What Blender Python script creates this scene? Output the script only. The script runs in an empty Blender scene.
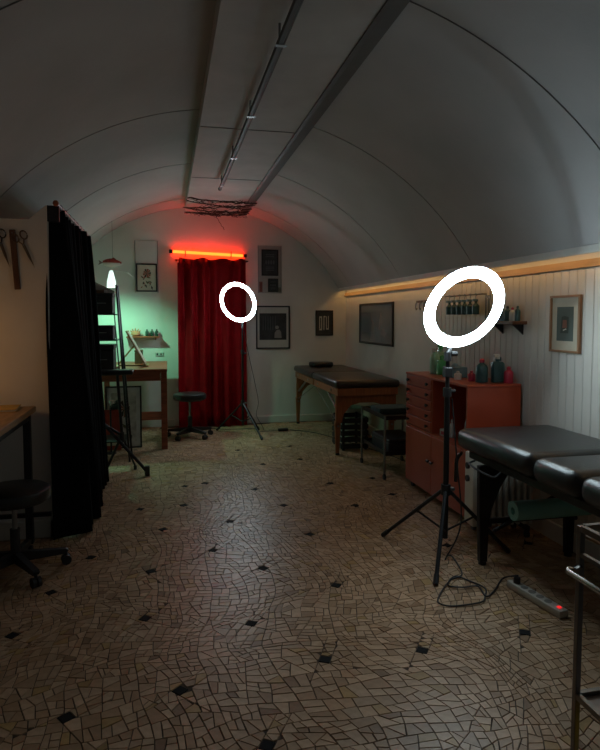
import bpy, bmesh, math, random
from mathutils import Vector, Matrix, noise
random.seed(7)
S = bpy.context.scene
COL = S.collection
PI = math.pi

# ------------------------------------------------------------------ camera, world, exposure
cam_d = bpy.data.cameras.new('camera'); cam = bpy.data.objects.new('camera', cam_d); COL.objects.link(cam)
cam_d.sensor_fit = 'HORIZONTAL'; cam_d.sensor_width = 36.0; cam_d.lens = 36.0
cam_d.shift_y = -19.25 / 600.0; cam_d.clip_start = 0.05
cam.location = (0, 0, 1.35)
cam.rotation_euler = (math.radians(90 - 3.6), 0, math.radians(-12.475))
S.camera = cam
w = bpy.data.worlds.new('world'); S.world = w; w.use_nodes = True
w.node_tree.nodes['Background'].inputs[0].default_value = (0.5, 0.5, 0.55, 1)
w.node_tree.nodes['Background'].inputs[1].default_value = 0.0
S.view_settings.view_transform = 'Standard'; S.view_settings.look = 'None'
S.view_settings.gamma = 1.0; S.view_settings.use_curve_mapping = False
S.view_settings.exposure = 0.75
RING_POWER = 18.0
FAR_RING_POWER = 28.0
LAMP_POWER = 21.0
STRIP_POWER = 5.2
WARM_POWER = 3.4

# ------------------------------------------------------------------ materials
MATS = {}
def mat(name, col, rough=0.6, metal=0.0, var=0.12, scale=6.0, bump=0.0, bscale=60.0, emit=None, estr=0.0,
        trans=0.0, alpha=1.0, spec=0.5, stretch=None, sheen=0.0, coat=0.0):
    if name in MATS: return MATS[name]
    m = bpy.data.materials.new(name); m.use_nodes = True
    nt = m.node_tree; b = nt.nodes['Principled BSDF']
    b.inputs['Roughness'].default_value = rough; b.inputs['Metallic'].default_value = metal
    b.inputs['Specular IOR Level'].default_value = spec
    if trans: b.inputs['Transmission Weight'].default_value = trans
    if alpha < 1: b.inputs['Alpha'].default_value = alpha
    if sheen: b.inputs['Sheen Weight'].default_value = sheen
    if coat: b.inputs['Coat Weight'].default_value = coat; b.inputs['Coat Roughness'].default_value = 0.15
    tc = nt.nodes.new('ShaderNodeTexCoord'); src = tc.outputs['Object']
    if stretch:
        mp = nt.nodes.new('ShaderNodeMapping'); mp.inputs['Scale'].default_value = stretch
        nt.links.new(src, mp.inputs['Vector']); src = mp.outputs['Vector']
    n = nt.nodes.new('ShaderNodeTexNoise'); n.inputs['Scale'].default_value = scale; n.inputs['Detail'].default_value = 5
    nt.links.new(src, n.inputs['Vector'])
    r = nt.nodes.new('ShaderNodeValToRGB')
    r.color_ramp.elements[0].position = 0.3; r.color_ramp.elements[1].position = 0.7
    r.color_ramp.elements[0].color = tuple(max(0, c * (1 - var)) for c in col) + (1,)
    r.color_ramp.elements[1].color = tuple(min(1, c * (1 + var)) for c in col) + (1,)
    nt.links.new(n.outputs['Fac'], r.inputs['Fac']); nt.links.new(r.outputs['Color'], b.inputs['Base Color'])
    if bump:
        n2 = nt.nodes.new('ShaderNodeTexNoise'); n2.inputs['Scale'].default_value = bscale; n2.inputs['Detail'].default_value = 4
        nt.links.new(src, n2.inputs['Vector'])
        bp = nt.nodes.new('ShaderNodeBump'); bp.inputs['Strength'].default_value = bump; bp.inputs['Distance'].default_value = 0.01
        nt.links.new(n2.outputs['Fac'], bp.inputs['Height']); nt.links.new(bp.outputs['Normal'], b.inputs['Normal'])
    if emit:
        b.inputs['Emission Color'].default_value = tuple(emit) + (1,); b.inputs['Emission Strength'].default_value = estr
    MATS[name] = m
    return m

def tile_mat():
    m = bpy.data.materials.new('mosaic_tile'); m.use_nodes = True; nt = m.node_tree; b = nt.nodes['Principled BSDF']
    at = nt.nodes.new('ShaderNodeAttribute'); at.attribute_name = 'tint'
    tc = nt.nodes.new('ShaderNodeTexCoord')
    n = nt.nodes.new('ShaderNodeTexNoise'); n.inputs['Scale'].default_value = 35; n.inputs['Detail'].default_value = 6
    nt.links.new(tc.outputs['Object'], n.inputs['Vector'])
    n3 = nt.nodes.new('ShaderNodeTexNoise'); n3.inputs['Scale'].default_value = 1.3; n3.inputs['Detail'].default_value = 4
    nt.links.new(tc.outputs['Object'], n3.inputs['Vector'])
    r = nt.nodes.new('ShaderNodeValToRGB'); r.color_ramp.elements[0].position = 0.25; r.color_ramp.elements[1].position = 0.75
    r.color_ramp.elements[0].color = (0.74, 0.72, 0.68, 1); r.color_ramp.elements[1].color = (1, 1, 1, 1)
    nt.links.new(n.outputs['Fac'], r.inputs['Fac'])
    r3 = nt.nodes.new('ShaderNodeValToRGB'); r3.color_ramp.elements[0].position = 0.35; r3.color_ramp.elements[1].position = 0.65
    r3.color_ramp.elements[0].color = (0.8, 0.76, 0.7, 1); r3.color_ramp.elements[1].color = (1, 1, 1, 1)
    nt.links.new(n3.outputs['Fac'], r3.inputs['Fac'])
    mx = nt.nodes.new('ShaderNodeMix'); mx.data_type = 'RGBA'; mx.blend_type = 'MULTIPLY'; mx.inputs[0].default_value = 1
    nt.links.new(at.outputs['Color'], mx.inputs[6]); nt.links.new(r.outputs['Color'], mx.inputs[7])
    mx2 = nt.nodes.new('ShaderNodeMix'); mx2.data_type = 'RGBA'; mx2.blend_type = 'MULTIPLY'; mx2.inputs[0].default_value = 1
    nt.links.new(mx.outputs[2], mx2.inputs[6]); nt.links.new(r3.outputs['Color'], mx2.inputs[7])
    nt.links.new(mx2.outputs[2], b.inputs['Base Color'])
    b.inputs['Roughness'].default_value = 0.40; b.inputs['Specular IOR Level'].default_value = 0.35
    bp = nt.nodes.new('ShaderNodeBump'); bp.inputs['Strength'].default_value = 0.25; bp.inputs['Distance'].default_value = 0.004
    nt.links.new(n.outputs['Fac'], bp.inputs['Height']); nt.links.new(bp.outputs['Normal'], b.inputs['Normal'])
    return m

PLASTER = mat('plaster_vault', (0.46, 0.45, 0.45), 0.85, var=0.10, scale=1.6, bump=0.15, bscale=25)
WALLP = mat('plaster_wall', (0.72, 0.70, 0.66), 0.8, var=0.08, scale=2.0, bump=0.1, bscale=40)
CREAM = mat('cream_paint', (0.60, 0.57, 0.52), 0.55, var=0.07, scale=3.0, bump=0.05)
WHITEP = mat('white_paint', (0.68, 0.67, 0.63), 0.5, var=0.06)
SEAM = mat('joint_line', (0.16, 0.15, 0.145), 0.9)
GROUT = mat('grout', (0.065, 0.042, 0.028), 0.9, var=0.3, scale=20)
TILE = tile_mat()
BLACKM = mat('black_metal', (0.018, 0.018, 0.02), 0.42, metal=0.3)
BLACKP = mat('black_plastic', (0.02, 0.02, 0.022), 0.5)
LEATHER = mat('black_leather', (0.018, 0.020, 0.021), 0.30, var=0.2, scale=30, bump=0.12, bscale=300)
LEATHERB = mat('brown_black_leather', (0.028, 0.022, 0.02), 0.34, var=0.2, scale=30, bump=0.1, bscale=300)
BLACKC = mat('black_cloth', (0.0055, 0.0055, 0.007), 0.95, var=0.2, scale=20, bump=0.2, bscale=400, spec=0.1)
REDC = mat('red_velvet', (0.25, 0.002, 0.005), 0.6, var=0.15, scale=12, bump=0.15, bscale=500, sheen=0.0, spec=0.12)
WOOD = mat('red_brown_wood', (0.30, 0.075, 0.035), 0.45, var=0.3, scale=5, stretch=(1, 9, 9), bump=0.05)
WOODL = mat('table_leg_wood', (0.30, 0.11, 0.04), 0.4, var=0.25, scale=6, stretch=(9, 9, 1), bump=0.04)
OAK = mat('oak_wood', (0.36, 0.2, 0.09), 0.45, var=0.25, scale=6, stretch=(9, 1, 9), bump=0.05)
DARKW = mat('dark_wood', (0.12, 0.055, 0.03), 0.5, var=0.3, scale=8, stretch=(9, 9, 1))
REDCAB = mat('red_lacquer', (0.42, 0.062, 0.022), 0.42, var=0.08, scale=4, coat=0.2)
REDIN = mat('red_inner', (0.16, 0.035, 0.022), 0.6)
STEEL = mat('steel', (0.45, 0.44, 0.42), 0.3, metal=1.0, var=0.1)
STEELD = mat('dull_steel', (0.25, 0.25, 0.25), 0.4, metal=0.9, var=0.1)
CHROME = mat('chrome', (0.6, 0.6, 0.6), 0.15, metal=1.0, var=0.05)
FRAMEB = mat('black_frame', (0.015, 0.015, 0.017), 0.4)
MATB = mat('mat_board', (0.55, 0.53, 0.48), 0.8, var=0.05)
PAPER = mat('paper', (0.62, 0.56, 0.45), 0.8, var=0.08)

# ------------------------------------------------------------------ mesh helpers
def lnk(o, parent=None):
    COL.objects.link(o)
    if parent is not None: o.parent = parent
    return o
def obj(name, bm, m, parent=None, smooth=False, loc=None, rot=None, bevel=0):
    bmesh.ops.recalc_face_normals(bm, faces=bm.faces[:])
    me = bpy.data.meshes.new(name); bm.to_mesh(me); bm.free()
    if smooth:
        for p in me.polygons: p.use_smooth = True
        try: me.set_sharp_from_angle(angle=math.radians(40))
        except Exception: pass
    ms = m if isinstance(m, (list, tuple)) else [m]
    for x in ms: me.materials.append(x)
    o = bpy.data.objects.new(name, me); lnk(o, parent)
    if loc: o.location = loc
    if rot: o.rotation_euler = rot
    if bevel:
        md = o.modifiers.new('bevel', 'BEVEL'); md.width = bevel; md.segments = 2; md.limit_method = 'ANGLE'
    return o
def tag(o, label, cat, group=None, kind=None):
    o['label'] = label
    if cat: o['category'] = cat
    if group: o['group'] = group
    if kind: o['kind'] = kind
    return o
def thing(name, label, cat, loc=(0, 0, 0), rz=0, group=None):
    o = bpy.data.objects.new(name, None); lnk(o); o.location = loc; o.rotation_euler = (0, 0, rz)
    o.empty_display_size = 0.1
    return tag(o, label, cat, group)
def dup(root, loc=None, rz=None, label=None):
    r = root.copy(); COL.objects.link(r)
    if loc is not None: r.location = loc
    if rz is not None: r.rotation_euler = (0, 0, rz)
    if label: r['label'] = label
    for ch in list(root.children):
        c = ch.copy(); COL.objects.link(c); c.parent = r
        for g in list(ch.children):
            d = g.copy(); COL.objects.link(d); d.parent = c
    return r
def struct(name, bm, m, parent=None, smooth=False, label=None):
    o = obj(name, bm, m, parent, smooth)
    if parent is None:
        o['kind'] = 'structure'
        if label: o['label'] = label; 
    return o
def B(): return bmesh.new()
def box(bm, a, b, M=None):
    x0, y0, z0 = a; x1, y1, z1 = b
    vs = [bm.verts.new(M @ Vector(v) if M else v) for v in
          [(x0, y0, z0), (x1, y0, z0), (x1, y1, z0), (x0, y1, z0), (x0, y0, z1), (x1, y0, z1), (x1, y1, z1), (x0, y1, z1)]]
    for f in [(0, 3, 2, 1), (4, 5, 6, 7), (0, 1, 5, 4), (1, 2, 6, 5), (2, 3, 7, 6), (3, 0, 4, 7)]:
        bm.faces.new([vs[i] for i in f])
    return bm
def rbox(bm, a, b, r=0.01, seg=2, M=None):
    t = bmesh.new(); box(t, a, b)
    bmesh.ops.bevel(t, geom=t.edges[:], offset=r, segments=seg, affect='EDGES', profile=0.5)
    if M: bmesh.ops.transform(t, matrix=M, verts=t.verts[:])
    me = bpy.data.meshes.new('tmp'); t.to_mesh(me); t.free(); bm.from_mesh(me); bpy.data.meshes.remove(me)
    return bm
def frame_of(d):
    d = d.normalized(); u = Vector((0, 0, 1)) if abs(d.z) < 0.95 else Vector((1, 0, 0))
    x = d.cross(u).normalized(); y = x.cross(d).normalized()
    return x, y
def cyl(bm, p0, p1, r, n=10, r1=None, caps=True):
    p0 = Vector(p0); p1 = Vector(p1); r1 = r if r1 is None else r1
    x, y = frame_of(p1 - p0)
    a = []; b = []
    for i in range(n):
        t = 2 * PI * i / n; d = x * math.cos(t) + y * math.sin(t)
        a.append(bm.verts.new(p0 + d * r)); b.append(bm.verts.new(p1 + d * r1))
    for i in range(n):
        j = (i + 1) % n; bm.faces.new([a[i], a[j], b[j], b[i]])
    if caps: bm.faces.new(a[::-1]); bm.faces.new(b)
    return bm
def tube(bm, pts, r, n=8, closed=False):
    pts = [Vector(p) for p in pts]; N = len(pts); rings = []
    px = None
    for i, p in enumerate(pts):
        if closed: d = pts[(i + 1) % N] - pts[i - 1]
        else: d = pts[min(i + 1, N - 1)] - pts[max(i - 1, 0)]
        d.normalize()
        if px is None: x, y = frame_of(d)
        else:
            x = px - d * px.dot(d)
            x = x.normalized() if x.length > 1e-5 else frame_of(d)[0]
            y = d.cross(x)
        px = x
        rings.append([bm.verts.new(p + (x * math.cos(2 * PI * k / n) + y * math.sin(2 * PI * k / n)) * r) for k in range(n)])
    for i in range(N if closed else N - 1):
        a = rings[i]; b = rings[(i + 1) % N]
        for k in range(n):
            j = (k + 1) % n; bm.faces.new([a[k], a[j], b[j], b[k]])
    if not closed: bm.faces.new(rings[0][::-1]); bm.faces.new(rings[-1])
    return bm
def spline(pts, n=8):
    P = [Vector(p) for p in pts]; P = [P[0] * 2 - P[1]] + P + [P[-1] * 2 - P[-2]]; out = []
    for i in range(1, len(P) - 2):
        for k in range(n):
            t = k / n; a, b, c, d = P[i - 1], P[i], P[i + 1], P[i + 2]
            out.append(0.5 * ((2 * b) + (c - a) * t + (2 * a - 5 * b + 4 * c - d) * t * t + (3 * b - a - 3 * c + d) * t ** 3))
    out.append(P[-2]); return out
def lathe(bm, prof, n=16, c=(0, 0, 0), M=None):
    c = Vector(c); rings = []
    for r, z in prof:
        if r < 1e-5: rings.append([bm.verts.new((M @ Vector((0, 0, z)) if M else Vector((0, 0, z))) + c)])
        else:
            ring = []
            for k in range(n):
                v = Vector((r * math.cos(2 * PI * k / n), r * math.sin(2 * PI * k / n), z))
                ring.append(bm.verts.new((M @ v if M else v) + c))
            rings.append(ring)
    for a, b in zip(rings, rings[1:]):
        for k in range(n):
            j = (k + 1) % n
            if len(a) == 1 and len(b) == 1: break
            if len(a) == 1: bm.faces.new([a[0], b[j], b[k]])
            elif len(b) == 1: bm.faces.new([a[k], a[j], b[0]])
            else: bm.faces.new([a[k], a[j], b[j], b[k]])
    if len(rings[0]) > 1: bm.faces.new(rings[0][::-1])
    if len(rings[-1]) > 1: bm.faces.new(rings[-1])
    return bm
def prism(bm, poly, f0, f1):
    # poly: list of 2D points; f0/f1 map 2D -> 3D for both caps
    a = [bm.verts.new(f0(p)) for p in poly]; b = [bm.verts.new(f1(p)) for p in poly]
    n = len(poly)
    bm.faces.new(a[::-1]); bm.faces.new(b)
    for i in range(n):
        j = (i + 1) % n; bm.faces.new([a[i], a[j], b[j], b[i]])
    return bm

# ------------------------------------------------------------------ the setting
XR = 2.30; XL = -1.36; YB = 7.60; YF = -1.6
VC = (0.47, 0.72); VR = 2.0          # vault circle centre (x, z), radius
def vz(x): return VC[1] + math.sqrt(max(0, VR * VR - (x - VC[0]) ** 2))
a_r = math.acos((2.20 - VC[0]) / VR); a_l = PI - math.acos((VC[0] - XL) / VR)

# vault ceiling
bm = B(); N = 48; rows = []
ysv = [YF + (YB - YF) * k / 16 for k in range(17)]
for y in ysv:
    rows.append([bm.verts.new((VC[0] + VR * math.cos(a_r + (a_l - a_r) * i / N), y, VC[1] + VR * math.sin(a_r + (a_l - a_r) * i / N))) for i in range(N + 1)])
for a, b in zip(rows, rows[1:]):
    for i in range(N): bm.faces.new([a[i], a[i + 1], b[i + 1], b[i]])
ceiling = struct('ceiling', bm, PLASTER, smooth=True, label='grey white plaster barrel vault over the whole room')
# transverse joint lines across the vault
for y in (2.38, 4.05, 5.45, 7.05):
    bm = B()
    rr = VR - 0.001
    tube(bm, [(VC[0] + rr * math.cos(a_r + 0.002 + (a_l - a_r - 0.004) * i / 60), y + 0.02 * math.sin(i * 0.11), VC[1] + rr * math.sin(a_r + 0.002 + (a_l - a_r - 0.004) * i / 60)) for i in range(61)],
         0.0022 if y > 3 else 0.0032, 6)
    obj('vault_joint', bm, SEAM if y < 3 else mat('joint_pale', (0.30, 0.29, 0.27), 0.9), ceiling, smooth=True)

# walls
bm = B(); box(bm, (XL - 0.2, YB, -0.05), (XR + 0.3, YB + 0.15, 2.9)); wall_back = struct('wall_back', bm, WALLP, label='cream plaster end wall under the vault')
bm = B(); box(bm, (XL - 0.2, YF - 0.15, -0.05), (XR + 0.3, YF, 2.9)); struct('wall_front', bm, WALLP)
bm = B(); box(bm, (XL - 0.15, YF, -0.05), (XL, YB, vz(XL))); struct('wall_left', bm, WALLP)
bm = B(); box(bm, (XR, YF, -0.05), (XR + 0.15, YB, 1.74)); wall_right = struct('wall_right', bm, CREAM, label='cream wall with vertical boards under the vault')
# soffit of the cove between the vault springing and the right wall
bm = B(); box(bm, (2.185, YF, 1.712), (XR, YB, 1.735)); trim_1 = struct('trim_1', bm, WHITEP, label='cove soffit under the springing of the vault')
bm = B(); box(bm, (2.185, YF, 1.694), (2.198, YB, 1.714)); struct('cove_lip', bm, WHITEP, trim_1)
# timber moulding along the top of the right wall
bm = B(); box(bm, (2.276, YF, 1.632), (XR, YB, 1.648)); box(bm, (2.284, YF, 1.648), (XR, YB, 1.676))
struct('trim_2', bm, mat('ochre_moulding', (0.36, 0.22, 0.10), 0.5, var=0.15, stretch=(9, 1, 9)), label='ochre timber moulding along the top of the right wall')
# vertical boards on the right wall, one piece each
pw = 0.072; me_plank = None; y = 0.5
bm = B(); rbox(bm, (-0.012, 0.001, 0), (0.0, pw - 0.001, 1.55), 0.004, 1)
p0 = obj('plank', bm, CREAM, wall_right); p0.location = (XR - 0.0005, y, 0.08)
while y < 4.75:
    y += pw; c = p0.copy(); COL.objects.link(c); c.parent = wall_right; c.location = (XR - 0.0005 - 0.0015 * random.random(), y, 0.08)
# baseboards
bm = B(); rbox(bm, (XR - 0.03, YF, 0), (XR - 0.0125, YB, 0.11), 0.004, 1); struct('baseboard_right', bm, WHITEP)
bm = B(); rbox(bm, (0.99, YB - 0.02, 0), (XR - 0.03, YB, 0.09), 0.004, 1); rbox(bm, (XL, YB - 0.02, 0), (0.08, YB, 0.09), 0.004, 1); struct('baseboard_back', bm, WHITEP)
# pier on the left, and its plinth
bm = B(); prism(bm, [(XL, 0), (-0.70, 0), (-0.70, 2.03), (-0.80, 1.94), (XL, 1.94)], lambda p: (p[0], 3.9, p[1]), lambda p: (p[0], 4.16, p[1]))
struct('wall_pier', bm, WALLP, label='cream wall pier beside the black curtain')
bm = B(); rbox(bm, (XL, 3.865, 0), (-0.685, 3.9, 0.11), 0.004, 1); rbox(bm, (-0.72, 3.865, 0.0), (-0.685, 4.16, 0.14), 0.004, 1)
struct('baseboard_left', bm, WHITEP)

# ceiling duct box
bm = B(); prism(bm, [(0.225, 2.60), (0.86, 2.60), (0.95, 2.612), (0.95, 2.75), (0.225, 2.75)], lambda p: (p[0], YF, p[1]), lambda p: (p[0], 7.36, p[1]))
duct = struct('ceiling_duct', bm, mat('duct_paint', (0.47, 0.45, 0.43), 0.7, var=0.08), label='boxed grey duct running along the crown of the vault')
for yy in (4.05, 5.5):
    bm = B(); box(bm, (0.23, yy, 2.597), (0.86, yy + 0.008, 2.601)); obj('panel_joint', bm, mat('joint_mid', (0.26, 0.25, 0.24), 0.9), duct)
bm = B(); prism(bm, [(0.862, 2.591), (0.885, 2.589), (0.955, 2.60), (0.955, 2.62), (0.862, 2.605)], lambda p: (p[0], YF, p[1]), lambda p: (p[0], 7.24, p[1]))
obj('duct_edge_band', bm, mat('duct_edge', (0.10, 0.095, 0.09), 0.6), duct)  # dark grey band along the right edge of the duct
bm = B(); box(bm, (0.215, 7.25, 2.588), (0.955, 7.37, 2.60)); obj('end_lintel', bm, mat('duct_paint', (0.4, 0.4, 0.4)), duct)

# floor: mosaic of broken tiles
bm = B(); box(bm, (XL - 0.15, YF - 0.1, -0.06), (XR + 0.15, YB + 0.1, -0.004)); floor = struct('floor', bm, GROUT, label='mosaic floor of broken beige tiles with dark square insets')
def clip(poly, p, n):      # keep the side n.(v-p) <= 0
    out = []
    for i in range(len(poly)):
        a, b = poly[i], poly[(i + 1) % len(poly)]
        da = (a[0] - p[0]) * n[0] + (a[1] - p[1]) * n[1]; db = (b[0] - p[0]) * n[0] + (b[1] - p[1]) * n[1]
        if da <= 0: out.append(a)
        if (da < 0 < db) or (db < 0 < da):
            t = da / (da - db); out.append((a[0] + (b[0] - a[0]) * t, a[1] + (b[1] - a[1]) * t))
    return out
def area(p): return 0.5 * sum(p[i][0] * p[(i + 1) % len(p)][1] - p[(i + 1) % len(p)][0] * p[i][1] for i in range(len(p)))
def cen(p): return (sum(v[0] for v in p) / len(p), sum(v[1] for v in p) / len(p))
def dedupe(p):
    out = []
    for v in p:
        if not out or math.hypot(v[0] - out[-1][0], v[1] - out[-1][1]) > 0.003: out.append(v)
    if len(out) > 2 and math.hypot(out[0][0] - out[-1][0], out[0][1] - out[-1][1]) < 0.003: out.pop()
    return out
def inset(poly, d):
    out = poly; n = len(poly)
    for i in range(n):
        a, b = poly[i], poly[(i + 1) % n]; ex, ey = b[0] - a[0], b[1] - a[1]; L = math.hypot(ex, ey)
        if L < 1e-6: continue
        nx, ny = ey / L, -ex / L
        out = clip(out, (a[0] - nx * d, a[1] - ny * d), (nx, ny))
        if len(out) < 3: return []
    return dedupe(out)
rng = random.Random(11)
leaves = []
stack = []
gx = -1.42
cols_n = 14; rows_n = 25
cw = (XR + 0.06 + 1.42) / cols_n; ch = (YB + 0.02 - 1.2) / rows_n
for i in range(cols_n):
    for j in range(rows_n):
        off = 0.5 * ch if i % 2 else 0.0
        y0 = 1.2 + j * ch - off
        stack.append([(-1.42 + i * cw, y0), (-1.42 + (i + 1) * cw, y0), (-1.42 + (i + 1) * cw, y0 + ch), (-1.42 + i * cw, y0 + ch)])
while stack:
    p = stack.pop(); A = area(p)
    if A < 0.0022 or (A < 0.0034 and rng.random() < 0.35):
        leaves.append(p); continue
    c = cen(p)
    best = 0; dv = (1, 0)
    for i in range(len(p)):
        for k in range(i):
            dx, dy = p[i][0] - p[k][0], p[i][1] - p[k][1]; L = dx * dx + dy * dy
            if L > best: best = L; dv = (dx, dy)
    # principal direction from covariance
    sxx = sum((v[0] - c[0]) ** 2 for v in p); syy = sum((v[1] - c[1]) ** 2 for v in p); sxy = sum((v[0] - c[0]) * (v[1] - c[1]) for v in p)
    th = 0.5 * math.atan2(2 * sxy, sxx - syy)
    if abs(sxx - syy) + abs(sxy) < 0.15 * (sxx + syy): th = rng.choice([0, PI / 2]) + rng.uniform(-0.25, 0.25)
    th += rng.gauss(0, 0.15)
    n = (math.cos(th), math.sin(th)); L = math.sqrt(best)
    q = (c[0] + n[0] * L * rng.uniform(-0.06, 0.06), c[1] + n[1] * L * rng.uniform(-0.06, 0.06))
    for s in (1, -1):
        r = dedupe(clip(p, q, (n[0] * s, n[1] * s)))
        if len(r) >= 3: stack.append(r)
def warp(v):
    a = noise.noise(Vector((v[0] * 1.5, v[1] * 1.5, 3.1))); b = noise.noise(Vector((v[0] * 1.5, v[1] * 1.5, 9.7)))
    c2 = noise.noise(Vector((v[0] * 5, v[1] * 5, 5.5))); d2 = noise.noise(Vector((v[0] * 5, v[1] * 5, 1.5)))
    return (v[0] + 0.16 * a + 0.03 * c2, v[1] + 0.16 * b + 0.03 * d2)
leaves = [[warp(v) for v in p] for p in leaves]
# dark square insets, laid out on the floor
HC, FPX, CYP = 1.35, 600.0, 355.75
yaw = math.radians(12.475); pit = math.radians(3.6)
cR = Vector((math.cos(yaw), -math.sin(yaw), 0)); cF = Vector((math.sin(yaw) * math.cos(pit), math.cos(yaw) * math.cos(pit), -math.sin(pit))); cU = cR.cross(cF)
def on_floor(px, py):
    d = cR * ((px - 300) / FPX) - cU * ((py - CYP) / FPX) + cF; t = -HC / d.z
    return (d.x * t, d.y * t)
def to_px(x, y, z=0.0):
    v = Vector((x, y, z - HC)); dpt = v.dot(cF)
    return (300 + FPX * v.dot(cR) / dpt, CYP - FPX * v.dot(cU) / dpt, dpt)
dark_px = [(66, 717), (180, 690), (267, 745), (145, 618), (251, 623), (151, 571), (263, 568), (213, 550), (163, 529), (230, 521), (284, 505),
           (184, 505), (205, 483), (185, 486), (263, 464), (91, 557), (51, 592), (12, 635), (140, 509), (422, 650), (325, 659), (525, 632), (336, 585),
           (310, 534), (355, 505), (392, 494), (415, 511), (330, 483), (300, 459), (447, 545), (528, 543), (290, 446), (372, 478), (238, 450), (255, 489)]
darks = []
for px, py in dark_px:
    x, y = on_floor(px, py); th = PI / 4 + rng.uniform(-0.35, 0.35); h = 0.023
    if y > 3.6: h = 0.024
    darks.append([(x + h * 1.414 * math.cos(th + k * PI / 2 + PI / 4), y + h * 1.414 * math.sin(th + k * PI / 2 + PI / 4)) for k in range(4)])
dark_c = [cen(d) for d in darks]
final = []
for p in leaves:
    if area(p) < 0: p = p[::-1]
    pieces = [p]; c = cen(p)
    for d, dc in zip(darks, dark_c):
        if math.hypot(c[0] - dc[0], c[1] - dc[1]) > 0.16: continue
        new = []
        for q in pieces:
            rest = q
            for i in range(4):
                a, b = d[i], d[(i + 1) % 4]; nx, ny = (b[1] - a[1]), -(b[0] - a[0])
                o_ = clip(rest, a, (-nx, -ny)); rest = clip(rest, a, (nx, ny))
                if len(o_) >= 3: new.append(o_)
                if len(rest) < 3: break
        pieces = new
    final += pieces
tiles = []
for p in final:
    p = inset(dedupe(p), 0.0006 + 0.0010 * rng.random())
    if len(p) < 3 or area(p) < 0.00022: continue
    c = cen(p)
    if c[0] < XL + 0.01 or c[0] > XR - 0.01 or c[1] > YB - 0.005: continue
    tiles.append((p, c))
def tint(rg):
    k = rg.random(); v = rg.uniform(0.78, 1.08)
    if k < 0.05: col = (0.56, 0.36, 0.16)
    elif k < 0.3: col = (0.54, 0.345, 0.21)
    elif k < 0.5: col = (0.60, 0.40, 0.255)
    elif k < 0.53: col = (0.36, 0.22, 0.13)
    else: col = (0.66, 0.455, 0.305)
    return tuple(x * v for x in col) + (1,)
def add_tile(bm, lay, p, col, z0=-0.005, ox=0, oy=0, tz=0.0):
    ins = inset(p, 0.0012)
    top = [bm.verts.new((v[0] - ox, v[1] - oy, tz)) for v in (ins if len(ins) == len(p) else p)]
    bot = [bm.verts.new((v[0] - ox, v[1] - oy, z0)) for v in p]
    fs = [bm.faces.new(top)]
    for i in range(len(p)):
        j = (i + 1) % len(p); fs.append(bm.faces.new([bot[i], bot[j], top[j], top[i]]))
    for f in fs:
        for l in f.loops: l[lay] = col
def vis(c):
    px, py, dp = to_px(*c)
    return 0 < px < 600 and 0 < py < 748
order = sorted([t for t in tiles if vis(t[1])], key=lambda t: -area(t[0]) / (t[1][0] ** 2 + t[1][1] ** 2) ** 1.5)
single = set(id(t) for t in order[:262])
fb = B(); flay = fb.loops.layers.float_color.new('tint')
def tile_obj(name, p, c, col, parent, tz):
    bm = B(); lay = bm.loops.layers.float_color.new('tint'); add_tile(bm, lay, p, col, ox=c[0], oy=c[1], tz=tz)
    me = bpy.data.meshes.new(name); bm.to_mesh(me); bm.free(); me.materials.append(TILE if name == 'tile' else mat('dark_tile', (0.007, 0.007, 0.008), 0.75, spec=0.15))
    o = bpy.data.objects.new(name, me); lnk(o, parent); o.location = (c[0], c[1], 0); return o
for t in tiles:
    col = tint(rng); tz = rng.uniform(-0.0012, 0.0)
    if id(t) in single: tile_obj('tile', t[0], t[1], col, floor, tz)
    else: add_tile(fb, flay, t[0], col, tz=tz)
me = bpy.data.meshes.new('tile_field'); fb.to_mesh(me); fb.free(); me.materials.append(TILE)
tf = bpy.data.objects.new('tile_field', me); lnk(tf, floor); tf['kind'] = 'stuff'
for d, dc in zip(darks, dark_c):
    tile_obj('dark_tile', inset(d, 0.002), dc, (0.006, 0.006, 0.007, 1), floor, -0.0004)

# ------------------------------------------------------------------ lights of the room
LEDW = mat('warm_led', (0.9, 0.8, 0.6), 0.5, emit=(1.0, 0.56, 0.18), estr=STRIP_POWER)
t = thing('led_strip', 'warm yellow light strip in the cove along the right wall', 'light strip', (2.204, 4.2, 1.703))
bm = B(); box(bm, (-0.005, -3.2, 0.002), (0.012, 3.36, 0.009)); obj('carrier', bm, WHITEP, t)
bm = B(); box(bm, (-0.004, -3.2, -0.004), (0.010, 3.36, 0.0015)); obj('diffuser', bm, LEDW, t)

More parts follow.
